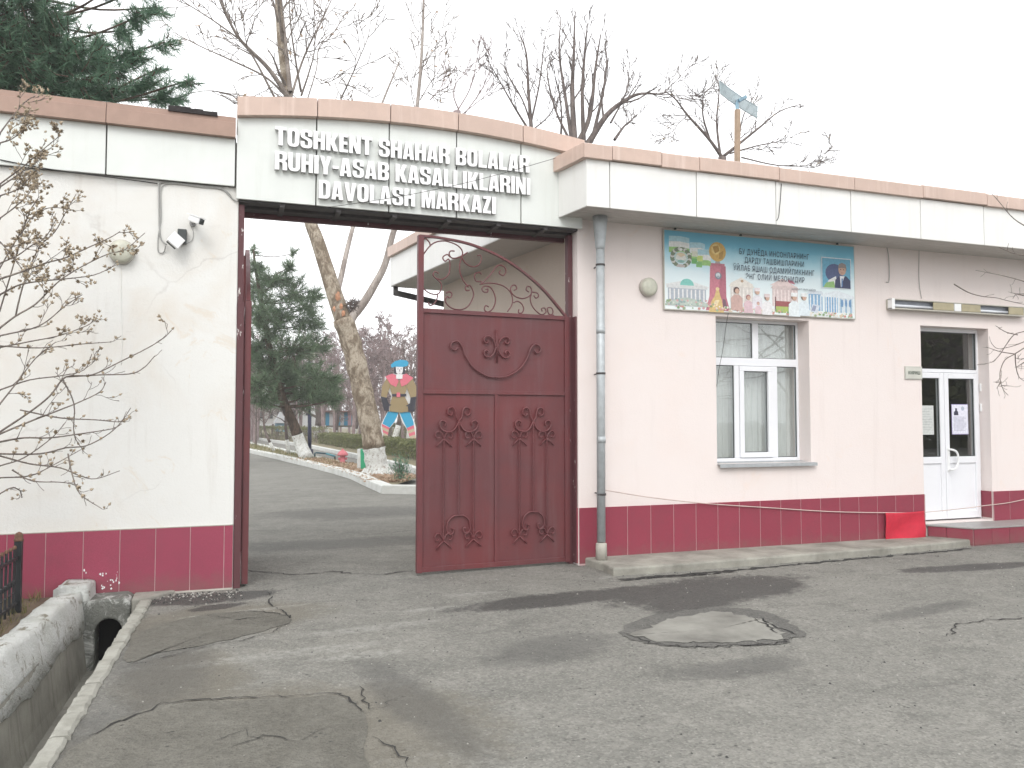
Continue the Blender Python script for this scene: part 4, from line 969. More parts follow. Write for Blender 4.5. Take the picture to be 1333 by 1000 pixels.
p.disc(1082,168,3.5,(.1,.06,.05)); p.disc(1102,168,3.5,(.1,.06,.05)); p.poly([(1083,192),(1101,192),(1099,188),(1085,188)],(.42,.2,.17)); p.done('portrait_print')
def text(name,body,x,z,size,width,parent,mat,y,off=.0,ext=.0006,align='CENTER',sx=None):
    cu=bpy.data.curves.new('text','FONT'); cu.body=body; cu.size=1; cu.extrude=0; cu.offset=off; cu.align_x='LEFT'; cu.resolution_u=3; cu.space_character=sx or 1
    o=bpy.data.objects.new('text',cu); COL.objects.link(o); bpy.context.view_layer.update()
    me=bpy.data.meshes.new_from_object(o); bpy.data.objects.remove(o)
    xs=[v.co.x for v in me.vertices]; w=max(xs)-min(xs); k=width/w; x0=min(xs)
    for v in me.vertices: v.co=Vector(((v.co.x-x0)*k,0,v.co.y*size/.73))
    me.materials.append(mat); me.name=name
    t=bpy.data.objects.new(name,me); COL.objects.link(t); t.parent=parent; t.location=Vector((x-width/2,y,z))-wloc(parent); return t
ink=flat((.03,.05,.09))
bx=lambda u:BX+u/1180*BW
bz=lambda v:BZ+(1-v/500)*BH
for body,u0,u1,v in (('БУ ДУНЁДА ИНСОНЛАРНИНГ',437,872,120),('ДАРДУ ТАШВИШЛАРИНИ',468,838,172),('ЎЙЛАБ ЯШАШ ОДАМИЙЛИКНИНГ',400,905,226),('ЭНГ ОЛИЙ МЕЗОНИДИР',474,840,276)):
    text('verse_line',body,bx((u0+u1)/2),bz(v),.068,(u1-u0)/1180*BW,bn,ink,-.052,.004,sx=1.14)
text('caption','ШАВКАТ МИРЗИЁЕВ',bx(835),bz(326),.022,.36,bn,flat((.2,.22,.26)),-.052,.006)
for u,v in ((70,-8),(1070,-6),(455,-5)):
    mb=MB(); mb.lathe((bx(u),0,bz(v)),[(.014,-.01),(.014,-.03),(.004,-.036)],8,'y'); obj('fixing_nail',mb,M['dark_plastic'],bn)
# tube light over the door
tl=thing('tube_light','long weathered twin tube light fitting with yellowed covers above the door','light fitting',(9.3,-.05,3.1))
TX0,TX1,TZ=8.115,10.52,3.04
mb=MB(); mb.box(TX0,TX1,-.03,0,TZ,TZ+.13); obj('back_plate',mb,M['lamp_rim'],tl,bevel=.004)
mb=MB(); mb.box(TX0,TX1,-.10,-.031,TZ-.004,TZ+.014); obj('lower_rail',mb,M['lamp_rim'],tl,bevel=.003)
mb=MB(); mb.box(TX0,TX1,-.10,-.031,TZ+.118,TZ+.132); obj('upper_rail',mb,M['lamp_rim'],tl,bevel=.003)
for a,b in ((TX0,TX0+.05),(TX1-.05,TX1),):
    mb=MB(); mb.box(a,b,-.105,-.029,TZ-.006,TZ+.135); obj('end_cap',mb,M['white_plastic'],tl,bevel=.006)
mb=MB(); mb.box(9.19,9.31,-.10,-.03,TZ+.016,TZ+.116); obj('ballast_box',mb,M['white_plastic'],tl,bevel=.006)
yc=simple('yellowed_cover',(.42,.37,.24),.4,.1,10)
for a,b in ((8.82,9.18),(9.32,9.66),(10.18,10.46)):
    mb=MB(); mb.box(a,b,-.098,-.085,TZ+.016,TZ+.116); obj('cover',mb,yc,tl,bevel=.006)
mb=MB(); mb.box(TX0+.05,TX1-.05,-.045,-.031,TZ+.016,TZ+.117); obj('reflector',mb,simple('grey_reflector',(.27,.29,.33),.4,.1),tl)
for a,b in ((TX0+.06,8.82),(9.66,10.18)):
    mb=MB(); mb.tube([(a,-.07,TZ+.045),(b,-.07,TZ+.045)],.018,10); obj('tube',mb,simple('glass_tube',(.72,.75,.80),.2,.02),tl,smooth=True)
# entrance sign
es=thing('entrance_sign','small grey plate lettered КИРИШ fixed beside the door','sign',(8.55,-.01,2.2))
mb=MB(); mb.box(8.40,8.688,-.016,0,2.135,2.305); obj('plate',mb,simple('pale_grey_plate',(.52,.52,.47),.5),es,bevel=.002)
mb=MB(); mb.box(8.412,8.676,-.0175,-.0165,2.147,2.293); obj('face',mb,simple('plate_face',(.62,.62,.56),.5),es)
text('lettering','КИРИШ',8.55,2.20,.042,.20,es,flat((.02,.05,.03)),-.019,.03)
# notices on the door glass
def notice(label,x0,x1,z0,z1,lines,photo):
    t=thing('notice',label,'notice',((x0+x1)/2,DY,(z0+z1)/2))
    mb=MB(); mb.box(x0,x1,DY+.0065,DY+.0085,z0,z1); obj('sheet',mb,flat((.78,.78,.88)) if photo else flat((.62,.64,.62)),t)
    mb=MB(); w=x1-x0; h=z1-z0; r=random.Random(x0)
    for i in range(lines):
        z=z1-h*(.42 if photo else .12)-i*h*(.5 if photo else .8)/lines; mb.box(x0+w*.1,x0+w*(.9-.2*r.random()),DY+.0050,DY+.0060,z-.003,z+.003)
    obj('print_lines',mb,flat((.45,.45,.55) if photo else (.42,.44,.44)),t)
    if photo:
        mb=MB(); mb.prism([(x0+w*.12,z1-h*.36),(x0+w*.40,z1-h*.36),(x0+w*.38,z1-h*.24),(x0+w*.31,z1-h*.20),(x0+w*.32,z1-h*.12),(x0+w*.20,z1-h*.12),(x0+w*.21,z1-h*.20),(x0+w*.13,z1-h*.25)],DY+.005,DY+.006,'y'); obj('photo_print',mb,flat((.05,.05,.08)),t)
        mb=MB(); mb.lathe((x0+w*.68,DY+.006,z1-h*.13),[(.03,0),(.001,-.001)],12,'y'); obj('crest_print',mb,flat((.45,.5,.6)),t)
        mb=MB(); [mb.box(x0-.006,x1+.006,DY+.0087,DY+.0095,a,b) for a,b in ((z0-.008,z1+.008),)]; obj('border',mb,flat((.30,.25,.48)),t)
za,zb=at(1250,565,DY).z,at(1250,527,DY).z
notice('violet edged notice with a small portrait taped inside the right door pane',dx(1240),dx(1260.5),za,zb,12,True)
notice('plain grey typed notice taped inside the left door pane',DX0+.14,dx(1216),at(1210,566,DY).z,at(1210,528,DY).z,9,False)
# red cloth and rope
rp=[at(787,638,-.2),at(850,648,-.10),at(925,656,-.05),at(1000,661,-.04),at(1080,666,-.04),at(1152,667.5,-.05),at(1202,667,-.05),at(1262,661,-.04),at(1280,658.5,-.03),at(1310,655,-.03),at(1333,650.5,-.03),at(1380,642,-.03)]
mb=MB(); mb.tube(smooth2([tuple(v) for v in rp],4),.006,5); tag(obj('rope',mb,M['rope']),'thin pale rope strung along the dark red plinth and across the door','rope')
a=at(1152,667.5,-.055); b=at(1203,667,-.055); n,m_=20,16; mb=MB(); rr=random.Random(4)
for j in range(m_+1):
    for i in range(n+1):
        u,v=i/n,j/m_; x=a.x+(b.x-a.x)*u; z=a.z-.36*v-.01*math.sin(u*math.pi)*(1-v); y=-.057-.014*math.sin(u*7+v*3)*v-.012*math.sin(u*3+v*5+1)*(.3+v)
        mb.v.append((x,y-.004,z))
for j in range(m_):
    for i in range(n):
        q=j*(n+1)+i; mb.f.append((q,q+1,q+n+2,q+n+1)); mb.m.append(0)
t=thing('red_cloth','bright red cloth hung over the rope at the plinth corner by the door','cloth',((a.x+b.x)/2,-.06,a.z-.36))
o=obj('cloth',mb,M['red_cloth'],t,smooth=True); s=o.modifiers.new('thick','SOLIDIFY'); s.thickness=.004
# antenna on the roof
an=thing('grid_antenna','pale wire grid dish antenna on a bare wooden pole behind the parapet','antenna',tuple(at(958,209,2.5)))
mb=MB(); p0=at(958,225,2.5); p1=at(960,143,2.5); mb.bar((p0.x,2.5,4.33),p1,.068,.068); obj('pole',mb,M['wood'],an)
tl_,tr_,br_,bl_=at(936.5,105,2.35),at(986,139,2.75),at(985,153.5,2.78),at(938,122,2.38)
mid_=(tl_+tr_+br_+bl_)/4; nrm=(tr_-tl_).cross(bl_-tl_).normalized()
if nrm.y>0: nrm=-nrm
def gpnt(u,v):
    p=tl_.lerp(tr_,u).lerp(bl_.lerp(br_,u),v); return p-nrm*.025*(1-(2*u-1)**2)+nrm*0
mb=MB()
for k in range(17): mb.tube([gpnt(i/12,k/16) for i in range(13)],.004,4)
for k in range(34): mb.tube([gpnt(k/33,0),gpnt(k/33,.5),gpnt(k/33,1)],.0028,3)
obj('wire_grid',mb,M['dish'],an)['kind']='stuff'
mb=MB(); 
for f_ in (lambda t:gpnt(t,0),lambda t:gpnt(t,1),lambda t:gpnt(0,t),lambda t:gpnt(1,t)): mb.tube([f_(i/10) for i in range(11)],.008,5)
obj('rim',mb,M['dish'],an)
mb=MB(); c0=gpnt(.5,.5); mb.bar(c0,c0+nrm*.12,.02); mb.bar(c0+nrm*.07+Vector((-.05,0,-.03)),c0+nrm*.11+Vector((.05,0,.04)),.05); mb.bar(c0-nrm*.02,Vector((p1.x,2.5,p1.z-.03)),.05); obj('feed_arm',mb,simple('blue_grey_feed',(.22,.36,.45),.5),an)
# ------------------------------------------------------------------ low whitewashed wall, culvert head, iron fence
lw=thing('low_wall','low rough whitewashed wall beside the drain, running to the boundary wall','low wall',(-1.2,-3,0))
def lumpy_wall(y0,y1,x_in,x_out,ztop,zbot,name,seed,mat,ja=.012,n=40):
    r=random.Random(seed); mb=MB(); sec=9
    for i in range(n+1):
        y=y0+(y1-y0)*i/n; a,b=x_in(y),x_out(y); zt=ztop(y); J=lambda s=ja: r.uniform(-s,s)
        zb=zbot(y)
        k=.045*(-y); mb.v+=[(a-.03,y,zb+J(.008)),(a+.012+J(.003),y,zb+.012+J()),(a+.006-k*.5+J(.004),y,zb+(zt-zb)*.48),(a-.004-k*.9+J(.004),y,zt-.035+J()),(a-.015-k+J(),y,zt-.006+J()),(a-.06-k,y,zt+J(.009)),(b+.06,y,zt+.006+J(.012)),(b+.01+J(),y,zt-.03+J(.02)),(b,y,-.2)]
    for i in range(n):
        for j in range(sec-1):
            q=i*sec+j; mb.f.append((q,q+1,q+sec+1,q+sec)); mb.m.append(0)
    mb.f+=[tuple(range(sec))[::-1],tuple(range(n*sec,(n+1)*sec))]; mb.m+=[0,0]
    return obj(name,mb,mat,lw,smooth=True)
lumpy_wall(-.34,-7.5,lambda y:-1.075+.043*y,lambda y:-1.30+.075*y,lambda y:.135+.010*math.sin(y*5)+.006*math.sin(y*17),lambda y:-.19+.025*math.sin(y*4)+.012*math.sin(y*13),'wall_body',1,M['whitewash'],n=150,ja=.005)
lumpy_wall(-.03,-.345,lambda y:-1.045,lambda y:-1.33,lambda y:.175,lambda y:-.14,'wall_end',2,M['whitewash'],n=8)
mb=MB(); mb.quad((DL(-.2)+.006,-.2,FZ),(-1.105,-.2,-.08),(-1.105-.0425*8.8,-9,-.08),(DL(-9)+.006,-9,FZ)); obj('drain_lining',mb,M['concrete_dark'],lw)
ch=thing('culvert_head','damp concrete culvert mouth with a dark arched hole where the drain meets the wall','culvert',(-.87,-.3,0))
cx0,cx1=-1.13,-.73; hc=-.90; hr=.108
outer=[(cx0,-.58),(cx0,.05),(cx1,.05),(cx1,-.58)]
hole=[(hc-hr,-.58)]+[(hc-hr*math.cos(math.pi*i/10),-.235+.115*math.sin(math.pi*i/10)) for i in range(11)]+[(hc+hr,-.58)]
mb=MB(); poly=[(cx0,-.58)]+hole+[(cx1,-.58),(cx1,.02),(cx1-.05,.05),(cx0+.03,.045),(cx0,.02)]
mb.prism(poly,-.36,-.022,'y'); obj('head',mb,M['culvert'],ch,bevel=.02)
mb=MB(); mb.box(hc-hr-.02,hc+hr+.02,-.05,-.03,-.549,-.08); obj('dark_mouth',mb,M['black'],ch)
mb=MB(); mb.prism([(-.728,-.33),(-.728,-.022),(-.38,-.022),(-.52,-.2),(-.60,-.33)],-.5,.03,'z'); obj('side_slab',mb,M['concrete_dark'],ch,bevel=.015)
fe=thing('iron_fence','short black iron railing with rusty knobs at the left edge','fence',(-1.55,-.7,.06))
fp=Vector((-1.53,-.67,0)); fd=Vector((-.035,-1,0)).normalized()
mb=MB(); mb.box(fp.x-.028,fp.x+.028,fp.y-.028,fp.y+.028,.0,.625); obj('post',mb,M['iron'],fe,bevel=.004)
mb=MB(); mb.lathe((fp.x,fp.y,0),[(.036,.625),(.038,.64),(.028,.65),(.034,.665),(.022,.69),(.002,.70)],10); obj('post_cap',mb,M['rust'],fe,smooth=True)
mb=MB(); mb.bar(fp+Vector((0,0,.50)),fp+fd*3+Vector((0,0,.50)),.022); obj('rail',mb,M['iron'],fe)
mb=MB(); mb.bar(fp+Vector((0,0,.14)),fp+fd*3+Vector((0,0,.14)),.022); obj('rail',mb,M['iron'],fe)
for i in range(1,26):
    q=fp+fd*(.112*i)
    mb=MB(); mb.bar((q.x,q.y,.04),(q.x,q.y,.575),.018); mb.lathe((q.x,q.y,0),[(.009,.29),(.017,.30),(.017,.325),(.009,.335)],6); mb.lathe((q.x,q.y,0),[(.009,.22),(.015,.23),(.009,.24)],6)
    b=obj('bar',mb,M['iron'],fe)
    if i<8:
        mb=MB(); mb.lathe((q.x,q.y,0),[(.012,.575),(.016,.585),(.012,.60),(.001,.605)],6); obj('finial',mb,M['rust'],b)
# ------------------------------------------------------------------ the yard behind the gate
def poly_sheet(name,pts,z,mat):
    mb=MB(); mb.add([(x,y,z) for x,y in pts],[tuple(range(len(pts)))]); return structure(obj(name,mb,mat))
def V2(p): return (p.x,p.y)
KZ=.18
k_end=gp(497,632,KZ); k_r=gp(545,633,KZ)
kl=[gp(x,y,KZ) for x,y in ((497,632),(477,624),(456,615),(430,608),(400,601),(372,595),(345,589),(322,584.5),(310,582.5),(300,581.2))]
n2=[gp(x,y,KZ) for x,y in ((546,640-22),(420,597-2),(393,589),(360,582),(323,575),(300,571))]   # near edge of the inner path (hidden right part)
f2=[gp(x,y,KZ) for x,y in ((560,612),(538,605.5),(504,598),(466,590.5),(404,578.5),(360,573),(323,567.5),(300,565))]
# planting strip surface
bed=[V2(v) for v in kl]+[V2(v) for v in n2[::-1]]
poly_sheet('planting_strip',bed,.105,M['drygrass'])
bed2=[V2(v) for v in f2]; far=[(bed2[-1][0]-2,140),(150,140),(150,15),(16,13)]
poly_sheet('lawn',bed2[::1]+far,.09,M['drygrass'])
kb2=bpy.data.objects.new('kerb',None); COL.objects.link(kb2); kb2.location=k_end; structure(kb2)
def kerb_line(pts,w,out,parent,maxlen=2.2,h=KZ):
    for a,b in zip(pts,pts[1:]):
        d=(b-a); L=d.length; k=max(1,int(L/maxlen)); d.normalize(); nn=Vector((-d.y,d.x,0))*out
        for i in range(k):
            p=a+d*(L*i/k+.012); q=a+d*(L*(i+1)/k)
            mb=MB(); mb.prism([(p.x,p.y),(q.x,q.y),((q+nn*w).x,(q+nn*w).y),((p+nn*w).x,(p+nn*w).y)],-.05,h+rng.uniform(-.008,.008),'z'); obj('kerb_stone',mb,M['whitewash_kerb'],parent,bevel=.02)
kerb_line(kl,.30,-1,kb2); kerb_line([k_r,k_end],.25,-1,kb2); 
kb3=bpy.data.objects.new('kerb',None); COL.objects.link(kb3); kb3.location=n2[0]; structure(kb3); kerb_line(n2[1:],.2,1,kb3,3)
kb4=bpy.data.objects.new('kerb',None); COL.objects.link(kb4); kb4.location=f2[0]; structure(kb4); kerb_line(f2,.22,1,kb4,3)
def inside(pt,poly):
    x,y=pt; r=False; n=len(poly)
    for i in range(n):
        (x1,y1),(x2,y2)=poly[i],poly[(i+1)%n]
        if (y1>y)!=(y2>y) and x<(x2-x1)*(y-y1)/(y2-y1)+x1: r=not r
    return r
mb=MB(); r=random.Random(6); c=0
while c<2600:
    y=11+r.random()**1.3*13; x=r.uniform(2.2,8)
    if not inside((x,y),bed): continue
    c+=1; s=r.uniform(.03,.075); a=r.uniform(0,6.3); z=.105+r.uniform(.005,.07); t=r.uniform(-.6,.6)
    dx,dy=math.cos(a)*s,math.sin(a)*s
    mb.add([(x-dx,y-dy,z),(x+dy*.5,y-dx*.5,z+t*s),(x+dx,y+dy,z+.01),(x-dy*.5,y+dx*.5,z+.5*s)],[(0,1,2),(0,2,3)])
obj('fallen_leaves',mb,M['litter'],kind='stuff')['label']='brown fallen leaves under the plane tree inside the gate'
mb=MB()
for c in range(6000):
    y=18+r.random()*35; x=r.uniform(1,9)
    if not inside((x,y),bed): continue
    a=r.uniform(0,6.3); h=r.uniform(.06,.2); mb.add([(x-.02*math.cos(a),y-.02*math.sin(a),.1),(x+.02*math.cos(a),y+.02*math.sin(a),.1),(x+r.uniform(-.08,.08),y,.1+h)],[(0,1,2)])
obj('dry_grass',mb,M['grassblade'],kind='stuff')['label']='dry winter grass on the planting strip inside the gate'

# ------------------------------------------------------------------ tree builders
def grow(out,p,d,L,r0,lvl,rg,P):
    """one limb as a wandering polyline, then its children"""
    n=P.get('n',5); pts=[p.copy()]; rad=[r0]; dd=d.normalized(); q=p.copy()
    for i in range(n):
        dd=(dd+Vector((rg.gauss(0,1),rg.gauss(0,1),rg.gauss(0,1)))*P['wob']+Vector((0,0,P['up']))).normalized()
        q=q+dd*(L/n); pts.append(q.copy()); rad.append(max(P['rmin'],r0*(1-(i+1)/n*.75)))
    out.append((pts,rad,lvl))
    if lvl<=0: return
    k=P['kids'] if not isinstance(P['kids'],dict) else P['kids'].get(lvl,3)
    sprout(out,pts,rad,k,L*P['ratio'],lvl-1,rg,P)
def sprout(out,pts,rad,k,L,lvl,rg,P,t0=.25):
    tot=len(pts)-1
    for j in range(k):
        t=(t0+(1-t0)*(j+rg.random())/k)*tot; i=min(tot-1,int(t)); f=t-i
        q=pts[i].lerp(pts[i+1],f); rr_=rad[i]+(rad[i+1]-rad[i])*f
        ax_=(pts[i+1]-pts[i]).normalized(); s=ax_.orthogonal().normalized(); s.rotate(Matrix.Rotation(rg.uniform(0,6.283),3,ax_))
        a=P['ang']+rg.gauss(0,.15); nd=ax_*math.cos(a)+s*math.sin(a)
        grow(out,q,nd,L*rg.uniform(.6,1.15)*(1-.35*t/tot),max(P['rmin'],rr_*P.get('rr',.55)),lvl,rg,P)
def tubes(mb,limbs,big=.05):
    for pts,rad,lvl in limbs:
        mb.tube(pts,rad,10 if rad[0]>.12 else 6 if rad[0]>big else 4 if rad[0]>.02 else 3,cap=False)
def limb_from_px(pts,Y,depth=0,rg=None):
    out=[]
    for i,p in enumerate(pts): out.append(at(p[0],p[1],Y+(depth*i/(len(pts)-1))))
    return [Vector(v) for v in smooth2([tuple(v) for v in out],4)]
def taper(n,a,b): return [a+(b-a)*(i/(n-1))**.9 for i in range(n)]
# ---- plane tree just inside the gate
PY=15.9
pt=thing('plane_tree','leaning pale plane tree with whitewashed foot and orange bark wounds, just inside the gate','tree',tuple(gp(492,619,.1)))
base=gp(492,619,.1); PY=base.y
tr=limb_from_px([(493,621),(489,600),(487,583),(480,545),(472,510),(463,470),(455,440),(446,415)],PY)
rt=[]; 
for i in range(len(tr)): 
    t=i/(len(tr)-1); rt.append(.29+.16*max(0,1-t/.12)**1.5-.02*t+(.03*math.sin(i*1.7)*.5))
wi=next(i for i,v in enumerate(tr) if v.z>.85)
mb=MB(); mb.tube(tr[wi:],rt[wi:],18); 
def rough(mb,a,seed):
    r=random.Random(seed); mb.v=[(v[0]+r.uniform(-a,a),v[1]+r.uniform(-a,a),v[2]+r.uniform(-a,a)*.5) for v in mb.v]
rough(mb,.012,3); obj('trunk',mb,M['plane_bark'],pt,smooth=True)
mb=MB(); mb.tube(tr[:wi+1],[x+.004 for x in rt[:wi+1]],18); rough(mb,.018,4); obj('whitewashed_foot',mb,M['whitewash_bark'],pt,smooth=True)
mb=MB()
for k in range(7):
    a=k*.9+.3; mb.tube([tr[2]+Vector((math.cos(a)*.25,math.sin(a)*.25,-.05)),tr[0]+Vector((math.cos(a)*.42,math.sin(a)*.42,.04)),tr[0]+Vector((math.cos(a)*.62,math.sin(a)*.62,-.06))],[.12,.10,.04],8)
obj('root_flare',mb,M['whitewash_bark'],pt,smooth=True)
rg=random.Random(21)
main=limb_from_px([(448,420),(436,385),(425,350),(412,310),(403,285),(392,225),(381,165),(374,120),(366,60),(362,0),(360,-60)],PY,.8)
right=limb_from_px([(452,432),(458,414),(473,395),(487,372),(501,345),(510,310),(517,285),(528,225),(540,160),(546,110),(550,50),(552,-20)],PY,-.6)
mid=limb_from_px([(437,385),(443,365),(452,325),(462,285),(474,230),(489,160),(500,128),(520,80)],PY,1.2)
mb=MB(); mb.tube(main,taper(len(main),.235,.07),12); obj('main_limb',mb,M['plane_bark'],pt,smooth=True)
mb=MB(); mb.tube(right,taper(len(right),.135,.03),9); mb.tube(mid,taper(len(mid),.085,.02),8); obj('side_limb',mb,M['plane_limb'],pt,smooth=True)
limbs=[]; P=dict(n=5,wob=.16,up=.03,rmin=.0115,kids={2:4,1:4},ratio=.5,ang=.65,rr=.5)
for pts,a,b in (([(376,128),(350,90),(325,65),(310,48),(295,20),(280,-20)],.085,.03),([(372,125),(345,100),(300,78),(260,60),(225,42)],.045,.012),
  ([(358,128),(330,75),(312,52),(296,25),(285,0)],.05,.015),([(310,50),(275,25),(242,4),(225,-10)],.03,.01),([(378,120),(372,60),(366,0),(364,-40)],.08,.03),
  ([(378,130),(390,90),(402,60),(420,25),(438,-15)],.06,.02),([(392,125),(402,95),(410,60),(408,0)],.045,.012),([(400,130),(412,90),(416,60),(440,38),(470,30)],.03,.01),
  ([(362,0),(368,60),(376,120)],.06,.05),([(322,60),(318,40),(325,10)],.02,.008),([(444,128),(455,105),(468,75),(480,45),(484,10)],.03,.008),
  ([(372,60),(385,25),(390,-10)],.03,.01),([(408,60),(418,30),(445,0)],.025,.009),([(392,120),(385,80),(378,30),(376,-20)],.05,.02),
  ([(230,125),(270,118),(300,122),(340,128)],.012,.02),([(400,112),(430,108),(470,111)],.012,.008),([(546,120),(552,80),(565,50),(580,30)],.025,.008),([(547,130),(562,105),(580,80),(588,58)],.025,.008),([(540,140),(535,110),(545,60),(544,20)],.02,.008),([(540,130),(530,100),(522,75)],.016,.007),([(548,125),(560,118),(570,100)],.015,.007)):
    l=limb_from_px(pts,PY,rg.uniform(-1.5,2)); rd=taper(len(l),a*.8,b*.7); limbs.append((l,rd,2)); sprout(limbs,l,rd,7,1.1,1,rg,P)
sprout(limbs,main,taper(len(main),.235,.07),6,1.6,1,rg,P,.55)
mb=MB(); tubes(mb,limbs); obj('branches',mb,M['pale_twig'],pt,smooth=True)
# a few last hanging leaves and seed balls
mb=MB()
for pts,rad,lvl in limbs:
    if lvl==0 and rg.random()<.16:
        q=pts[-1]; s=rg.uniform(.03,.07); u=Vector((rg.gauss(0,1),rg.gauss(0,1),rg.gauss(0,1))).normalized(); w=u.orthogonal()
        mb.add([q+u*s,q+w*s*.8,q-u*s,q-w*s*.8],[(0,1,2,3)])
obj('hanging_leaves',mb,M['litter'],pt)['kind']='stuff'
mb=MB()
for (px,py,s) in ((440,386,.13),(444,399,.09),(435,402,.08),(447,408,.10)):
    q=at(px,py,PY-.23); n=14; mb.mi=0
    ring=[q+Vector((math.cos(i*6.283/n)*s*.55*rg.uniform(.7,1.2),-.0,math.sin(i*6.283/n)*s*rg.uniform(.7,1.2))) for i in range(n)]
    mb.add([q+Vector((0,-.03,0))]+ring,[(0,1+(i+1)%n,1+i) for i in range(n)])
obj('bark_wound',mb,M['orange_patch'],pt)
mb=MB(); q=at(459,400,PY)
for k in range(140):
    u=Vector((rg.gauss(0,1),rg.gauss(0,1),rg.gauss(0,.8))).normalized()*.17; w=Vector((rg.gauss(0,1),rg.gauss(0,1),rg.gauss(0,1))).normalized()*.16; mb.tube([q+u-w,q+u*1.1,q+u+w],.008,3)
tag(obj('bird_nest',mb,M['bare_bark']),'dark twig nest in the fork of the plane tree','nest')
# ---- bare dark trees beyond the roof
def traced_tree(label,Y,px0,limbpx,P,mat='bare_bark',seed=1,tr=.16,depth=2.0,kids=6,L=1.5,group=None,name='bare_tree',leaves=0,gb=None):
    rg=random.Random(seed); b=at(px0,400,Y); b=Vector((b.x,Y,0)); t=thing(name,label,'tree',tuple(b),group)
    limbs=[]; first=at(*limbpx[0][0][0],Y); trunk=[b,b.lerp(first,.35)+Vector((.05,0,0)),b.lerp(first,.7)+Vector((-.05,0,0)),first]
    mb=MB(); mb.tube([Vector(v) for v in smooth2([tuple(v) for v in trunk],4)],taper(13,tr*1.35,tr*.9),9); obj('trunk',mb,M[mat],t,smooth=True)
    for pts,a,bb in limbpx:
        l=limb_from_px(pts,Y,rg.uniform(-depth,depth)); rd=taper(len(l),a,bb); limbs.append((l,rd,2)); sprout(limbs,l,rd,kids,L,P['lv'],rg,P,.2)
    mb=MB(); tubes(mb,limbs); obj('branches',mb,M[mat],t,smooth=True)
    if leaves:
        mb=MB()
        for pts,rad,lvl in limbs:
            if lvl<=0 and rg.random()<leaves:
                q=pts[rg.randrange(1,len(pts))]; s=rg.uniform(.02,.06); u=Vector((rg.gauss(0,1),rg.gauss(0,1),rg.gauss(0,1))).normalized(); w=u.orthogonal()
                mb.add([q+u*s,q+w*s*.8,q-u*s,q-w*s*.8],[(0,1,2,3)])
        obj('hanging_leaves',mb,M['pod'],t)['kind']='stuff'
    return t
Pu=dict(n=5,wob=.12,up=.10,rmin=.0115,kids={1:5},ratio=.5,ang=.5,rr=.5,lv=1)
traced_tree('tall dark bare tree with many upright shoots behind the parapet, right of the beam',18,755,[([(748,188),(745,120),(747,70),(748,20)],.12,.02),([(752,188),(768,150),(775,90),(782,45)],.11,.02),([(765,188),(790,150),(815,130),(835,122),(862,123)],.12,.03),([(745,188),(735,120),(728,70),(730,22)],.08,.015),([(760,188),(758,120),(762,60),(765,30)],.09,.015),([(770,185),(785,120),(790,80),(788,60)],.07,.012),([(795,160),(815,120),(820,80)],.05,.01),([(800,182),(812,165),(820,158),(828,150)],.06,.015),([(862,123),(880,105),(905,80)],.03,.008),([(860,123),(895,125),(915,125)],.02,.008),([(740,180),(722,140),(712,90),(722,75)],.05,.01)],Pu,seed=5,kids=9,L=1.3,depth=1.8)
traced_tree('dark bare tree with thin upright shoots behind the middle of the beam coping',20,690,[([(692,172),(688,120),(685,70),(675,40)],.08,.015),([(690,165),(702,110),(708,60),(712,40)],.05,.01),([(690,172),(670,140),(650,105),(636,80)],.05,.01),([(694,170),(680,130),(660,95),(655,70)],.04,.01),([(690,172),(715,150),(730,120)],.04,.01),([(730,180),(731,150),(728,120),(722,100)],.05,.012)],Pu,seed=9,kids=9,L=1.3,depth=1.5)
traced_tree('slender reddish bare sapling behind the left half of the beam coping',20,610,[([(595,145),(612,115),(620,80),(622,60)],.035,.008),([(600,150),(590,120),(604,95),(632,70)],.03,.008),([(605,148),(628,115),(640,80),(636,60)],.03,.008),([(600,150),(632,125),(645,115)],.025,.007),([(560,130),(575,112),(582,90)],.025,.007)],Pu,mat='far_twig',seed=12,kids=8,L=.9,depth=1)
traced_tree('wide bare tree with drooping twigs and a few dry leaves beside the roof antenna',16,935,[([(940,205),(922,180),(895,150),(880,130),(865,118)],.07,.015),([(940,205),(965,185),(990,165),(1015,145),(1045,135)],.07,.012),([(938,205),(933,160),(936,120),(934,98)],.05,.01),([(940,204),(958,190),(968,150),(985,120)],.04,.01),([(925,185),(915,150),(918,120),(940,110)],.04,.008),([(950,200),(985,190),(1010,185),(1035,178)],.04,.008),([(895,150),(880,165),(872,180)],.02,.007),([(965,205),(1010,215),(1050,215),(1075,200),(1085,190)],.03,.007),([(1030,215),(1060,218),(1082,208)],.02,.007)],dict(Pu,up=.02,ang=.7),seed=3,kids=9,L=1.0,depth=1.5,leaves=.35)
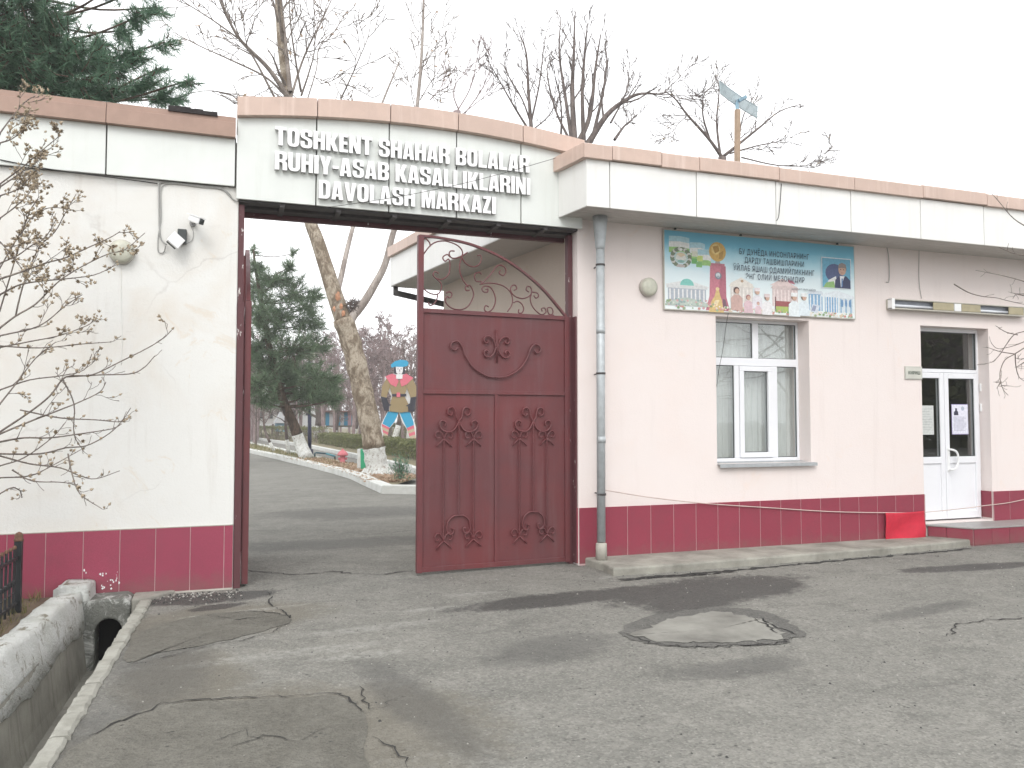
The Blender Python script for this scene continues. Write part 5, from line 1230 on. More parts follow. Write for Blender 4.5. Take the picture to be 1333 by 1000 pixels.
# ---- conifers
def conifer(label,base,H,crown,Y,seed,mat,trunkpx=None,wash=True,rtr=.25,tuft=46,nl=.2,nw=.009,nb=90,spread=1.0,name='pine_tree',clusters=None):
    rg=random.Random(seed); t=thing(name,label,'tree',tuple(base))
    tp=trunkpx if trunkpx else [Vector(base),Vector(base)+Vector((.1,0,H*.5)),Vector(base)+Vector((0,0,H))]
    tp=[Vector(v) for v in smooth2([tuple(v) for v in tp],5)]; rd=taper(len(tp),rtr,.03)
    if wash:
        wi=max(1,next(i for i,v in enumerate(tp) if v.z>1.05)); mb=MB(); mb.tube(tp[:wi+1],[x+.01 for x in rd[:wi+1]],12); obj('whitewashed_foot',mb,M['whitewash_bark'],t,smooth=True)
    else: wi=0
    mb=MB(); mb.tube(tp[wi:],rd[wi:],10); obj('trunk',mb,M['pine_bark'],t,smooth=True)
    br=MB(); nd=MB()
    def tip(p,d,s=1.0):
        for k in range(int(tuft*s)):
            f=rg.random(); q=p-d*(f*.35*s); e=(d*rg.uniform(.35,1)+Vector((rg.gauss(0,1),rg.gauss(0,1),rg.gauss(0,1)))*.55).normalized()
            w=e.orthogonal().normalized(); w.rotate(Matrix.Rotation(rg.uniform(0,6.28),3,e)); L=nl*rg.uniform(.6,1.2)
            nd.add([q-w*nw,q+w*nw,q+e*L+Vector((0,0,-.02))],[(0,1,2)])
    for (c,rad_) in clusters:      # boughs reaching into every clump of the crown
        j=min(range(len(tp)),key=lambda i:(tp[i]-Vector(c)).length+abs(tp[i].z-(c[2]-.4))*.5)
        a=tp[j]; c=Vector(c); m=a.lerp(c,.5)+Vector((0,0,-.1)); bp=[Vector(v) for v in smooth2([tuple(a),tuple(m),tuple(c)],4)]; br.tube(bp,taper(len(bp),max(.02,rd[j]*.35),.012),5,cap=False)
        n=int(nb*rad_*rad_)
        for k in range(n):
            u=Vector((rg.gauss(0,1),rg.gauss(0,1),rg.gauss(0,.7))).normalized()*rad_*(rg.random()**.45); e=c+u
            d=(u.normalized()+(c-a).normalized()*.6+Vector((0,0,.35))).normalized()
            s0=c+u*.3; br.tube([s0,s0.lerp(e,.6)+Vector((0,0,-.04)),e],[.012,.008,.004],3,cap=False)
            tip(e,d); 
            if rg.random()<.5: tip(s0.lerp(e,.6),d,.7)
    obj('boughs',br,M['pine_bark'],t); o=obj('crown',nd,M[mat],t); o['kind']='stuff'
    return t
b=gp(400,597,.1); PYc=b.y
tp=[gp(400,598,.1)]+[at(x,y,PYc) for x,y in ((392,580),(383,555),(372,530),(362,500),(352,460),(345,420),(338,380),(332,345),(330,325))]
r=random.Random(77); cl=[]
for px,py,rad_ in ((335,375,1.1),(360,365,1.0),(385,380,.95),(400,395,.8),(335,410,1.3),(370,410,1.2),(405,420,.9),(340,450,1.4),(380,455,1.3),(412,450,.8),(350,480,1.2),(385,490,1.3),(415,490,1.0),(430,500,.8),(335,500,1.0),(370,510,.9),(400,512,1.0),(425,515,.8),(440,518,.6),(333,345,.55),(380,345,.45),(383,330,.3),(331,325,.3),(410,385,.45),(345,520,.7)):
    q=at(px,py,PYc+r.uniform(-1.6,1.6)); cl.append((tuple(q),rad_*.86))
conifer('leaning dark green pine with whitewashed foot seen through the open gateway',b,9,None,PYc,4,'needle_far',tp,True,.26,24,.36,.013,58,clusters=cl)
cl=[]; r=random.Random(79)
for px,py,rad_ in ((15,20,1.0),(40,50,.9),(20,70,1.0),(70,70,.8),(55,95,.8),(90,50,.6),(110,75,.75),(100,105,.75),(135,60,.6),(150,90,.75),(140,115,.65),(175,70,.5),(165,40,.45),(185,20,.45),(205,10,.4),(215,55,.35),(185,110,.6),(215,125,.5),(245,105,.32),(235,128,.35),(75,120,.8),(30,105,.9),(5,110,.9),(20,-20,1.0),(60,10,.5),(205,90,.3),(-20,40,1.0),(-40,90,1.1),(150,-20,.5),(200,-25,.45),(95,25,.4)):
    q=at(px,py,4.2+r.uniform(-.9,.9)); cl.append((tuple(q),rad_*.62))
bb=at(40,300,4.4); tp=[Vector((bb.x,4.4,0)),Vector((bb.x+.05,4.4,2.5)),Vector((bb.x-.05,4.4,4.5)),Vector((bb.x,4.4,6.2)),Vector((bb.x,4.4,7.8))]
conifer('dense long needled pine rising over the left boundary wall',Vector((bb.x,4.4,0)),8,None,4.4,8,'needle',tp,False,.17,50,.17,.0055,130,clusters=cl)
# ---- yard trees: bare trunks with whitewashed feet, each on its own
def yard_tree(label,px,py,H,lean,seed,tr=.16,wash=1.0,P=None,lv=2,mat='bare_bark',k=7):
    rg=random.Random(seed); b=gp(px,py,.09); t=thing('bare_tree',label,'tree',tuple(b),'bare trees in the yard')
    P=P or dict(n=5,wob=.17,up=.05,rmin=.016,kids={2:4,1:3},ratio=.55,ang=.65,rr=.5)
    tip_=b+Vector((lean*H*.4,rg.uniform(-.4,.4),H*.62)); tp=[Vector(v) for v in smooth2([tuple(b),tuple(b.lerp(tip_,.35)+Vector((lean*.3,0,0))),tuple(b.lerp(tip_,.7)+Vector((-lean*.2,0,.1))),tuple(tip_)],5)]; rd=taper(len(tp),tr,tr*.35)
    wi=max(1,next(i for i,v in enumerate(tp) if v.z>wash*.9)) if wash else 0
    if wash: mb=MB(); mb.tube(tp[:wi+1],[x+.012 for x in rd[:wi+1]],8); obj('whitewashed_foot',mb,M['whitewash_bark'],t,smooth=True)
    mb=MB(); mb.tube(tp[wi:],rd[wi:],8); obj('trunk',mb,M[mat],t,smooth=True)
    limbs=[]; sprout(limbs,tp,rd,k,H*.42,lv,rg,P,.3); mb=MB(); tubes(mb,limbs); obj('branches',mb,M[mat],t); return t
for a in (('thin young tree left of the leaning pine, its foot whitewashed, on the grass strip',376,591,5,-.15,1,.08,.8,None,1),
  ('slim dark sapling leaning left at the left end of the grass strip',357,588,5,-.45,2,.07,.5,None,1),
  ('thin grey sapling at the left edge of the open gateway',333,580,5,.0,3,.07,0,None,1),
  ('bent dark trunk with whitewashed foot between pine and plane tree',427,572,8,-.5,4,.3,.9),
  ('pale thin trunk with white foot behind the hedge, right of the lamp post',411,571,8,.1,5,.2,1.0),
  ('dark slender tree with white foot behind the hedge, just left of the plane tree',434,571,8,.25,6,.2,.8),
  ('dark bare tree with a white foot touching the left side of the plane trunk',457,575,7,.35,7,.18,1.1),
  ('short trunk with whitewashed foot seen between the legs of the painted figure',511,581,7,.3,8,.18,1.2),
  ('thin tree with white foot behind the hedge, beside the right leg of the painted figure',531,582,7,.05,9,.12,1.4),
  ('grey bare tree with white foot far left behind the pine',379,570,9,.1,10,.25,1.6),
  ('tall grey bare tree standing far behind the pine, farthest back of the yard trees',397,566,10,-.1,11,.3,1.6)): yard_tree(*a)
# far wood: reads as one mauve mass of twigs
mb=MB(); rg=random.Random(31); protos=[]
for s in range(4):
    l=[]; P=dict(n=3,wob=.2,up=.05,rmin=.015,kids={3:5,2:5,1:5},ratio=.6,ang=.75,rr=.5)
    tp=[Vector((0,0,0)),Vector((.1,0,2)),Vector((0,.1,4)),Vector((.1,0,6))]; rd=[.12,.10,.08,.05]; l.append((tp,rd,3)); sprout(l,tp,rd,7,2.8,3,rg,P,.2)
    m=MB()
    for pts,rad,lvl in l: m.tube(pts,rad,3 if rad[0]<.1 else 5,cap=False)
    protos.append(m)
for k in range(78):
    px=rg.uniform(300,600) if k<46 else rg.uniform(455,560) if k<60 else rg.uniform(60,300); Y=rg.uniform(50,92) if k<46 else rg.uniform(44,58) if k<60 else rg.uniform(48,75); x=ax(px,Y); s=rg.uniform(.95,1.35); a=rg.uniform(0,6.28); c,sn=math.cos(a)*s,math.sin(a)*s
    m=protos[k%4]; b=len(mb.v); mb.v.extend([(x+v[0]*c-v[1]*sn,Y+v[0]*sn+v[1]*c,v[2]*s) for v in m.v]); mb.f.extend([tuple(i+b for i in f) for f in m.f]); mb.m.extend(m.m)
obj('distant_wood',mb,M['far_twig'],kind='stuff')['label']='mauve grey mass of bare trees at the far end of the yard'
# hedge along the path
def hedge(label,a,b,w,h,n,seed,mat='hedge'):
    rg=random.Random(seed); a,b=Vector(a),Vector(b); d=(b-a); L=d.length; d.normalize(); s=Vector((-d.y,d.x,0))
    t=thing('hedge',label,'hedge',tuple(a)); mb=MB()
    for k in range(n):
        u=rg.random()*L; v=rg.choice((-1,1))*w/2*(1-rg.random()**2*.9); z=h*(1-rg.random()**1.6*.95)
        if rg.random()<.4: v=rg.uniform(-1,1)*w/2; z=h*rg.uniform(.85,1.04)
        z+=.05*math.sin(u*2.1)+.04*math.sin(u*5.3); q=a+d*u+s*(v+.06*math.sin(u*3)); q.z=.09+max(.02,z)
        sz=rg.uniform(.03,.07); e=Vector((rg.gauss(0,1),rg.gauss(0,1),rg.gauss(0,1))).normalized(); f=e.orthogonal().normalized()
        mb.add([q-e*sz,q+f*sz*.5,q+e*sz,q-f*sz*.5],[(0,1,2,3)])
    o=obj('foliage',mb,M[mat],t); o['kind']='stuff'
    mb=MB()
    for k in range(int(L*7)):
        u=rg.random()*L; q=a+d*u+s*rg.uniform(-w*.35,w*.35); q.z=.08; mb.tube([q,q+Vector((rg.uniform(-.12,.12),rg.uniform(-.12,.12),h*.5)),q+Vector((rg.uniform(-.25,.25),rg.uniform(-.25,.25),h*.95))],[.014,.01,.005],3,cap=False)
    o=obj('stems',mb,M['bare_bark'],t); o['kind']='stuff'
ha=gp(560,606,.09); hb=gp(406,577.5,.09); off=Vector((.9,.2,0))
hedge('clipped olive green hedge along the far side of the path, behind the plane tree',ha+off,hb+off,1.1,.66,26000,2)
hedge('taller dull hedge farther back behind the clipped hedge',gp(560,588,.09)+Vector((3,2,0)),gp(470,573,.09)+Vector((3,2,0)),1.4,1.2,12000,3)
hedge('brownish low hedge continuing along the path to the left, behind the pine',hb+off+(hb-ha).normalized()*.6,gp(215,563,.09)+off,1.2,1.0,12000,5)
# small bush beside the kerb tip
rg=random.Random(9); b=gp(521,627,.1); t=thing('small_bush','small dark green bush on the leaf litter at the right edge of the gate gap','bush',tuple(b)); mb=MB(); ms=MB()
for k in range(420):
    u=Vector((rg.gauss(0,.12),rg.gauss(0,.12),abs(rg.gauss(.28,.16)))); q=b+u; e=Vector((rg.gauss(0,.5),rg.gauss(0,.5),1)).normalized(); f=e.orthogonal().normalized(); s=rg.uniform(.03,.06); mb.add([q-f*s*.35,q+e*s*1.6,q+f*s*.35],[(0,1,2)])
for k in range(14): ms.tube([b,b+Vector((rg.gauss(0,.13),rg.gauss(0,.13),rg.uniform(.3,.6)))],.006,3)
obj('foliage',mb,M['needle'],t)['kind']='stuff'; obj('stems',ms,M['bare_bark'],t)
# green and white upright slab beside the plane tree
b=gp(472,613,.1); t=thing('painted_marker','upright concrete marker with green front and white side, left of the plane tree foot','marker',tuple(b))
k=b.y+8.19; mb=MB(); w0=at(466.6,600,b.y); w1=at(476,600,b.y); zt=at(474,584.5,b.y).z
mb.prism([(w0.x+.07,.1),(w1.x,.1),(w1.x,zt),(w0.x+.055,zt)],b.y,b.y+.03,'y'); obj('green_face',mb,flat((.05,.38,.20),.6),t,bevel=.004)
mb=MB(); mb.prism([(w0.x,.09),(w0.x+.069,.09),(w0.x+.054,zt-.002),(w0.x,zt-.01)],b.y+.002,b.y+.24,'y'); mb.prism([(w0.x+.0695,.09),(w1.x-.002,.09),(w1.x-.002,zt-.002),(w0.x+.0545,zt-.002)],b.y+.031,b.y+.24,'y'); obj('body',mb,M['whitewash_kerb'],t)
# pink garden mushroom-like hydrant head
b=gp(446,604,.1); t=thing('pink_hydrant','small pink painted hydrant with a domed cap among the fallen leaves','hydrant',tuple(b))
pk=flat((.56,.17,.19),.6); s=1.0
mb=MB(); mb.lathe(b,[(.12,0),(.12,.05),(.085,.06),(.085,.26),(.10,.27)],14); obj('barrel',mb,pk,t,smooth=True)
mb=MB(); mb.lathe(b,[(.10,.27),(.18,.29),(.19,.32),(.145,.40),(.07,.46),(.04,.47),(.04,.51),(.001,.52)],14); obj('cap',mb,pk,t,smooth=True)
for sgn in (-1,1): mb=MB(); mb.tube([b+Vector((sgn*.07,0,.18)),b+Vector((sgn*.15,0,.18))],.04,10); obj('outlet',mb,pk,t)
# low pipe rail and dark post
a=gp(409,597,.1); t=thing('pipe_rail','low bent dark pipe rail with blue top on the planting strip','rail',tuple(a))
Y=a.y; mb=MB(); mb.tube([at(409,597,Y),at(410,590,Y),at(412,589.4,Y),at(424,590.5,Y)],.035,8); obj('pipe',mb,simple('dark_blue_pipe',(.04,.09,.11),.5),t,smooth=True)
mb=MB(); mb.tube([at(424.2,590.5,Y),at(436,594,Y)],.037,8); obj('blue_end',mb,flat((.10,.30,.36)),t,smooth=True)
mb=MB(); mb.tube([at(436,594,Y),at(436,599,Y)],.03,8); obj('foot',mb,M['iron'],t)
b=gp(403,591.5,.1); t=thing('lamp_post','slim dark blue lamp post in front of the hedge, right of the leaning pine','lamp post',tuple(b)); Y=b.y
mb=MB(); mb.tube([b,at(403,540,Y)],.085,10); obj('shaft',mb,simple('navy_paint',(.018,.02,.06),.5),t,smooth=True)
mb=MB(); mb.tube([at(403,540,Y),at(403,470,Y)],.055,10); obj('upper_shaft',mb,simple('navy_paint',(.018,.02,.06),.5),t,smooth=True)
mb=MB(); mb.lathe(at(403,470,Y),[(.05,0),(.22,.10),(.25,.34),(.12,.46),(.001,.5)],12); obj('lantern',mb,M['lamp_glass'],t,smooth=True)
mb=MB(); mb.lathe(b,[(.16,0),(.15,.2),(.09,.24)],10); obj('base_collar',mb,simple('navy_paint',(.018,.02,.06),.5),t)
# painted plywood figure
FYp=32.5
fb=at(515,579,FYp); t=thing('painted_figure','flat painted plywood figure with blue cap, brown tunic and striped stockings','figure board',(fb.x,FYp,.09))
fig=lambda u,v:(at(480+u*.14,460+v*.14,FYp).x,at(480+u*.14,460+v*.14,FYp).z)
def fp_(name,pts,c,y,th=.02):
    mb=MB(); mb.prism([fig(*p) for p in pts][::-1],FYp-y-th,FYp-y,'y'); obj(name,mb,flat(c,.6),t)
ly=[0]
def fl(name,pts,c): ly[0]+=1; fp_(name,pts,c,.021+.004*ly[0],.006)
tan,blue,pink,blk,wht=(.33,.25,.13),(.035,.37,.62),(.72,.17,.23),(.035,.035,.05),(.85,.85,.86)
fp_('leg_board',[(175,540),(278,545),(240,640),(190,700),(130,800),(105,760),(115,660)],wht,0,.02)
fp_('leg_board',[(280,545),(385,545),(425,640),(460,760),(460,840),(415,840),(350,700),(310,640)],wht,0,.02)
fp_('body_board',[(185,545),(385,548),(400,470),(395,400),(400,300),(370,250),(400,230),(300,185),(240,185),(150,215),(150,300),(210,400),(200,470)],wht,-.022,.02)
fl('breeches',[(178,542),(277,547),(238,635),(193,690),(128,655),(140,620)],blue); fl('breeches',[(283,547),(383,547),(415,640),(418,668),(352,695),(325,640)],blue)
for s in range(5):
    k=s/5; c=pink if s%2==0 else (.55,.48,.34)
    fl('stocking_stripe',[(118+k*22,655+k*135),(192-k*28,692+k*110),(192-(k+.2)*28,692+(k+.2)*110),(118+(k+.2)*22,655+(k+.2)*135)],c)
    fl('stocking_stripe',[(352+k*40,695+k*130),(418+k*20,668+k*145),(418+(k+.2)*20,668+(k+.2)*145),(352+(k+.2)*40,695+(k+.2)*130)],c)
fl('boot',[(110,790),(165,800),(150,850),(95,855)],blk); fl('boot',[(392,825),(440,812),(470,860),(400,862)],blk)
fl('tunic',[(195,470),(190,540),(300,552),(370,540),(365,470),(330,400),(350,330),(345,260),(270,250),(190,260),(200,340),(215,400)],tan)
fl('sleeve',[(165,230),(120,310),(112,400),(160,415),(195,310),(195,240)],tan); fl('sleeve',[(350,240),(350,320),(385,415),(440,400),(440,310),(395,225)],tan)
fl('glove',[(108,400),(165,415),(180,465),(210,480),(185,495),(185,540),(140,535),(120,455)],blk); fl('glove',[(385,412),(440,402),(430,455),(420,540),(365,545),(360,495),(340,490),(378,465)],blk)
fl('collar',[(150,215),(215,190),(250,205),(275,260),(250,315),(200,290)],pink); fl('collar',[(305,205),(345,190),(410,230),(350,290),(300,312),(285,260)],pink)
fl('belt',[(213,378),(345,378),(345,402),(213,402)],blk); fl('buckle',[(255,366),(288,366),(288,408),(255,408)],pink)
fl('neck',[(250,180),(312,180),(308,238),(250,238)],wht); fl('hair',[(232,130),(330,130),(335,190),(312,195),(250,195),(230,190)],blk)
fl('face',[(247,125),(315,125),(312,175),(295,200),(270,200),(250,178)],wht)
for a in ([(258,145),(273,143),(273,150),(258,151)],[(289,143),(305,145),(304,151),(289,150)],[(271,185),(292,185),(282,191)],[(279,150),(284,150),(287,172),(278,172)]): fl('face_line',a,(.25,.2,.25))
fl('cap',[(200,108),(240,75),(290,62),(345,68),(365,90),(355,118),(320,128),(250,125),(205,135)],blue)
for px_ in (170,410): 
    mb=MB(); x0=fig(px_,0)[0]; mb.box(x0-.03,x0+.03,FYp+.03,FYp+.08,.0,at(500,520,FYp).z); obj('support_post',mb,M['bare_bark'],t)
# far buildings and playground fence glimpsed under the branches
Yb=70
def farbox(px0,px1,py0,py1,Y,d,col,mb): 
    a=at(px0,py0,Y); b=at(px1,py1,Y); mb.box(a.x,b.x,Y,Y+d,max(0,b.z),a.z)
t=thing('white_pavilion','long low white building far behind the pine at the left of the gateway','building',(ax(350,Yb),Yb,0)); 
mb=MB(); farbox(300,372,532,552,Yb,6,None,mb); obj('wall',mb,simple('far_white_wall',(.62,.62,.60),.9,.05,.6),t)
mb=MB(); farbox(296,376,524,531.5,Yb-.5,7.5,None,mb); obj('roof',mb,simple('far_grey_roof',(.36,.36,.37),.8),t)
for x in range(306,370,11): mb=MB(); farbox(x,x+5,536,545,Yb-.06,.05,None,mb); obj('window',mb,M['dark_plastic'],t)
t=thing('pale_annex','pale plain building far behind the hedge, between pine trunk and bent tree','building',(ax(400,Yb+4),Yb+4,0))
mb=MB(); farbox(384,412,520,556,Yb+4,6,None,mb); obj('wall',mb,simple('far_pale_wall',(.66,.68,.68),.9,.05,.6),t)
mb=MB(); farbox(382,414,516,519.5,Yb+3.6,7,None,mb); obj('roof',mb,simple('far_grey_roof',(.36,.36,.37),.8),t)
for x in (389,398): mb=MB(); farbox(x,x+5,530,541,Yb+3.94,.05,None,mb); obj('window',mb,M['dark_plastic'],t)
t=thing('painted_kiosk','bright blue, pink and white striped kiosk far behind the hedge, left of the plane tree','kiosk',(ax(447,62),62,0))
cols=[(.06,.34,.56),(.70,.70,.72),(.52,.22,.28),(.05,.36,.58),(.62,.66,.70),(.06,.34,.56),(.60,.36,.42),(.16,.42,.56)]
for i in range(8):
    mb=MB(); farbox(424+i*4.8,424+i*4.8+4.6,537,554,62,.1,None,mb); obj('board',mb,flat(cols[i],.6),t)
mb=MB(); farbox(421,464,534.5,536.7,61.6,4,None,mb); obj('roof',mb,flat((.30,.16,.15),.7),t)
mb=MB(); farbox(424,462,538,556,62.15,3,None,mb); obj('body',mb,M['room'],t)
t=thing('blue_playhouse','small blue and white playhouse behind the pine saplings','playhouse',(ax(366,58),58,0))
mb=MB(); farbox(360,372,550,562,58,2,None,mb); obj('wall',mb,flat((.20,.38,.50),.7),t)
mb=MB(); a=at(358,551,57.8); b=at(374,551,57.8); mb.prism([(a.x,a.z),(b.x,b.z),((a.x+b.x)/2,a.z+.9)],57.7,60.2,'y'); obj('roof',mb,flat((.62,.64,.66),.7),t)
mb=MB(); farbox(364,367,554,561,57.95,.04,None,mb); obj('door',mb,flat((.7,.7,.68)),t)
# trees across the street behind the camera are seen only as reflections in the door and window glass
rg=random.Random(55)
for k,(x,y,lab) in enumerate(((27,-20,'bare tree across the street mirrored in the door transom'),(33,-19,'second bare tree across the street mirrored in the door glass'),(41,-24,'bare tree across the street mirrored at the right of the door glass'))):
    t=thing('street_tree',lab,'tree',(x,y,0),'street trees mirrored in the glass'); tp=[Vector((x,y,0)),Vector((x+.2,y,3)),Vector((x,y,6)),Vector((x+.2,y,9))]; limbs=[(tp,[.35,.3,.2,.08],3)]
    sprout(limbs,tp,[.35,.3,.2,.08],9,4.5,2,rg,dict(n=5,wob=.18,up=.04,rmin=.03,kids={2:5,1:4},ratio=.55,ang=.75,rr=.5),.2); mb=MB(); tubes(mb,limbs); obj('branches',mb,M['bare_bark'],t)
t=thing('street_hedge','tall evergreen screen across the street mirrored in the door glass','hedge',(42,-27,0)); mb=MB()
for k in range(9000):
    q=Vector((rg.uniform(31,56),-27+rg.gauss(0,.5),rg.random()**.8*6.5+.4*math.sin(k))); e=Vector((rg.gauss(0,1),rg.gauss(0,.4),rg.gauss(0,1))).normalized()*rg.uniform(.2,.45); f=e.orthogonal().normalized()*.25; mb.add([q-e,q+f,q+e,q-f],[(0,1,2,3)])
obj('foliage',mb,M['hedge'],t)['kind']='stuff'

# ------------------------------------------------------------------ foreground shrub with dry pods at the left edge
rg=random.Random(17)
sb=Vector((-2.45,-1.25,.05)); t=thing('seed_pod_shrub','leafless shrub with tan dry seed pods reaching in from the left before the white wall','shrub',tuple(sb))
A=lambda u,v:(u*.255,200+v*.255); Z=lambda u,v:(u*.26,440+v*.26); T1=lambda u,v:(u*.255,v*.255)
SH=[[A(0,890),A(80,830),A(180,770),A(260,690),A(330,630),A(450,560),A(560,510),A(640,490),A(740,405)],
[A(0,640),A(120,600),A(230,560),A(340,530),A(450,480),A(560,430),A(610,400)],
[A(80,830),A(100,740),A(130,640),A(200,480),A(280,400),A(330,310),A(390,205)],
[A(-20,620),A(60,480),A(150,340),A(240,280),A(340,280)],
[A(0,720),A(100,670),A(220,650),A(330,640),A(480,620),A(590,570)],
[A(0,990),A(150,960),A(300,930),A(440,880),A(480,850)],[A(0,450),A(60,520),A(120,600)],[A(0,330),A(80,270),A(150,200),A(190,120)],[A(0,170),A(90,110),A(160,60),A(240,10)],
[T1(0,940),T1(120,850),T1(200,780),T1(310,690)],[T1(0,680),T1(60,600),T1(130,520),T1(180,490)],[T1(0,730),T1(60,710),T1(135,650)],[T1(0,1000),T1(100,960),T1(180,870)],
[A(0,800),A(60,600),A(110,420),A(150,300),A(200,220)],[A(0,560),A(90,520),A(160,470),A(230,430),A(290,330)],
[Z(0,470),Z(150,370),Z(250,290),Z(330,195),Z(460,185),Z(600,120),Z(740,50),Z(820,0),Z(860,-40)],
[Z(330,195),Z(500,185),Z(650,180),Z(720,150),Z(775,90)],[Z(0,480),Z(120,430),Z(300,360),Z(400,320),Z(500,270),Z(530,220)],
[Z(0,580),Z(200,580),Z(330,550),Z(430,540),Z(530,490),Z(600,430),Z(655,350)],[Z(0,520),Z(120,500),Z(250,500),Z(400,480),Z(560,455),Z(610,430)],
[Z(0,590),Z(150,630),Z(300,650),Z(400,690),Z(480,705),Z(600,665)],[Z(310,200),Z(370,330),Z(370,480),Z(420,570)],[Z(340,580),Z(360,680),Z(400,780),Z(510,855)],
[Z(0,700),Z(150,690),Z(260,640),Z(430,545)],[Z(100,360),Z(300,400),Z(480,410),Z(590,420),Z(620,405)],[Z(0,780),Z(60,750),Z(100,765),Z(110,800)],[Z(60,660),Z(160,715),Z(300,722),Z(390,735)],
[Z(0,260),Z(150,210),Z(300,190),Z(420,160),Z(460,80)],[Z(0,40),Z(200,50),Z(420,30),Z(560,20)],[Z(0,330),Z(80,230),Z(180,100),Z(280,20)],[Z(0,640),Z(120,600),Z(260,500),Z(330,420)],[A(0,930),A(200,880),A(330,780),A(420,720)]]
br=MB(); pods=MB()
def pod(q,d,s):
    d=d.normalized(); u=d.orthogonal().normalized(); w=d.cross(u); op=rg.random()<.5; n=5
    vs=[q]; 
    for i in range(n):
        a=6.283*i/n+rg.random()*.3; e=u*math.cos(a)+w*math.sin(a); vs.append(q+d*s*.8+e*s*(.62 if not op else .85)); 
    for i in range(n):
        a=6.283*i/n; e=u*math.cos(a)+w*math.sin(a); vs.append(q+d*s*(1.9 if not op else 1.7)+e*s*(.1 if not op else 1.0))
    fs=[(0,1+(i+1)%n,1+i) for i in range(n)]+([(1+i,1+(i+1)%n,6+(i+1)%n,6+i) for i in range(n)] if not op else [(1+i,1+(i+1)%n,6+i) for i in range(n)]+[(0,1+i,6+i) for i in range(n)])
    pods.add(vs,fs)
Ps=dict(n=4,wob=.2,up=.08,rmin=.0022,kids={1:2},ratio=.55,ang=.6,rr=.6)
for bi,pp in enumerate(SH):
    Y=rg.uniform(-1.9,-.75); dY=rg.uniform(-.35,.35); l=limb_from_px(pp,Y,dY)
    if pp[0][0]<2:
        a=l[0]; m=sb.lerp(a,.55)+Vector((-.15,rg.uniform(-.15,.15),.1)); stem=[Vector(v) for v in smooth2([tuple(sb+Vector((rg.uniform(-.12,.12),rg.uniform(-.12,.12),0))),tuple(m),tuple(a)],5)]; br.tube(stem,taper(len(stem),.02,.009),5,cap=False)
    rd=taper(len(l),.0075 if len(pp)>5 else .006,.0028); br.tube(l,rd,5,cap=False)
    kk=[]; top=bi<16 or bi in (17,27,29,31); sprout(kk,l,rd,5 if top else 5,.22 if top else .13,1 if top else 0,rg,Ps,.1)
    for pts,rad,lvl in kk: br.tube(pts,rad,3,cap=False)
    for k in range(len(l)-1):    # knots along the twigs
        if rg.random()<.6: q=l[k].lerp(l[k+1],rg.random()); br.tube([q-Vector((.004,0,.004)),q,q+Vector((.006,0,.007))],[.002,.0055,.002],4)
    den=.46 if bi<15 else .24
    for pts,rad,lvl in kk+[(l,rd,2)]:
        for k in range(1,len(pts)):
            if rg.random()<(den if lvl<2 else den*.45):
                d=(pts[k]-pts[k-1]).normalized()+Vector((rg.gauss(0,.5),rg.gauss(0,.5),rg.gauss(.1,.5))); st=pts[k]+d*.018; br.tube([pts[k],st],.0018,3,cap=False); pod(st,d,rg.uniform(.012,.019))
                if den>.3 and rg.random()<.5:
                    for z in range(rg.randint(1,3)): pod(pts[k]+Vector((rg.gauss(0,.02),rg.gauss(0,.02),rg.gauss(0,.02))),Vector((rg.gauss(0,1),rg.gauss(0,1),rg.gauss(0,1))),rg.uniform(.010,.017))
obj('branches',br,M['shrub_twig'],t,smooth=True); obj('seed_pods',pods,M['pod'],t)['kind']='stuff'
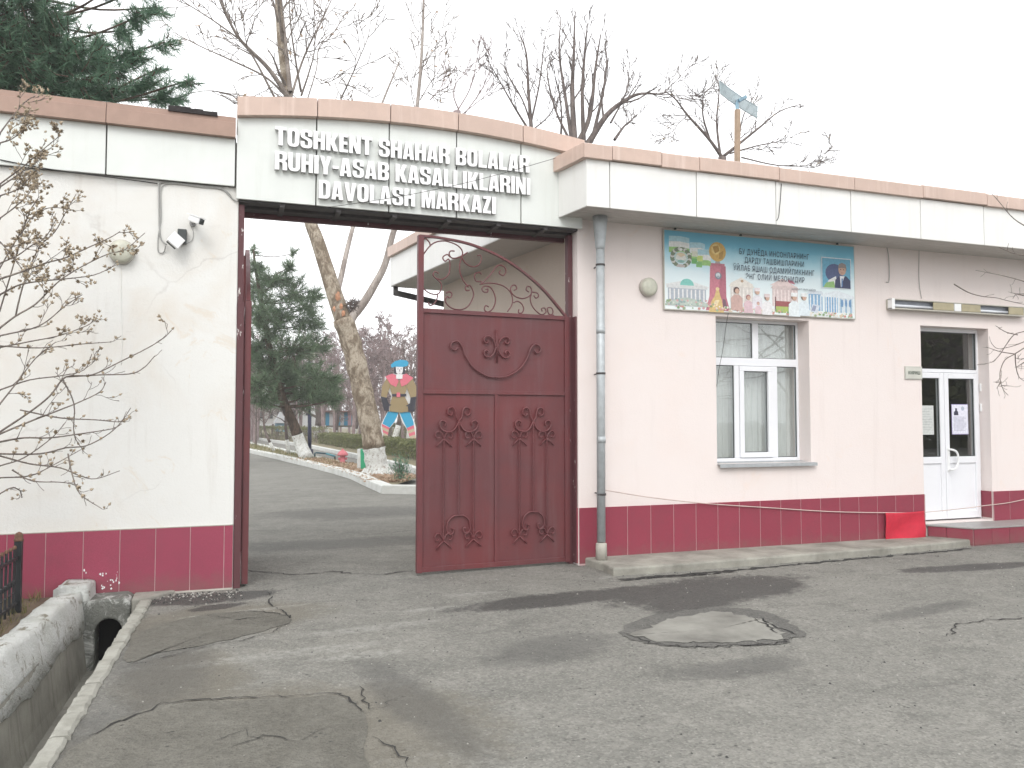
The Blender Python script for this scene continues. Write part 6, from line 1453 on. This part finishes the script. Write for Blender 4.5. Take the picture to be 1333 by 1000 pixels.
# ---- twigs reaching in from the right edge
Q=lambda u,v:(1140+u*.15,370+v*.15)
RT=[[Q(1400,370),Q(1287,410),Q(1200,440),Q(1130,530),Q(1070,620),Q(1000,680),Q(890,695)],[Q(1400,480),Q(1287,555),Q(1200,610),Q(1120,660),Q(1080,760),Q(1085,850),Q(1110,920),Q(1150,965)],[Q(1210,600),Q(1215,700),Q(1240,800),Q(1287,840)],[Q(1200,605),Q(1100,590),Q(1030,570),Q(960,545)],[Q(1400,450),Q(1287,500),Q(1180,540),Q(1060,560),Q(1000,510)],[Q(1230,440),Q(1130,415),Q(1040,360)],[Q(680,0),Q(800,70),Q(920,105),Q(1050,120),Q(1150,145),Q(1287,175),Q(1400,190)],[Q(1085,850),Q(1050,905)],[Q(1090,880),Q(1180,885)],[Q(1090,850),Q(1020,850)],[Q(1287,100),Q(1220,90),Q(1190,125)],[Q(1400,80),Q(1260,85),Q(1170,75)],[Q(1287,680),Q(1220,720)],[(1345,300),(1320,285),(1300,262),(1289,250)],[(1345,370),(1310,360),(1270,352)],[(1345,335),(1320,330),(1300,322)],[Q(1400,620),Q(1260,650),Q(1215,640)]]
bx0=at(1440,600,-2.2); rb=Vector((bx0.x,-2.2,0)); t=thing('bare_tree','thin bare twigs reaching from the right edge across the pink wall beside the door','tree',tuple(rb))
br=MB(); rg=random.Random(5); crown=Vector((rb.x-.2,-2.2,2.4)); tp=[Vector(v) for v in smooth2([tuple(rb),tuple(rb+Vector((.05,0,1.2))),tuple(crown),tuple(crown+Vector((.2,0,1.5)))],5)]; mb=MB(); mb.tube(tp,taper(len(tp),.07,.03),8); obj('trunk',mb,M['bare_bark'],t,smooth=True)
for pp in RT:
    l=limb_from_px(pp,-2.2,rg.uniform(-.3,.3)); 
    if pp[0][0]>1338: br.tube([Vector(v) for v in smooth2([tuple(crown+Vector((0,0,rg.uniform(-.6,1)))),tuple(l[0])],6)],taper(7,.016,.0075),4,cap=False)
    rd=taper(len(l),.0065,.0025); br.tube(l,rd,4,cap=False); kk=[]; sprout(kk,l,rd,3,.16,0,rg,Ps)
    for pts,rad,lvl in kk: br.tube(pts,rad,3,cap=False)
obj('branches',br,M['shrub_twig'],t,smooth=True)
# ------------------------------------------------------------------ thin haze volume, added to lift distant blacks as lens flare does
mb=MB(); mb.box(-420,420,-420,420,-1.2,14.5)
hz=bpy.data.materials.new('haze'); hz.use_nodes=True; hn=hz.node_tree; hn.nodes.remove(hn.nodes['Principled BSDF'])
pv=hn.nodes.new('ShaderNodeVolumePrincipled'); pv.inputs['Color'].default_value=(.93,.92,.93,1); pv.inputs['Density'].default_value=.0022; pv.inputs['Anisotropy'].default_value=.2
hn.links.new(pv.outputs[0],hn.nodes['Material Output'].inputs['Volume'])
h_=obj('haze',mb,hz,kind='stuff'); h_['label']='thin pale haze added over the whole yard to lift distant blacks'
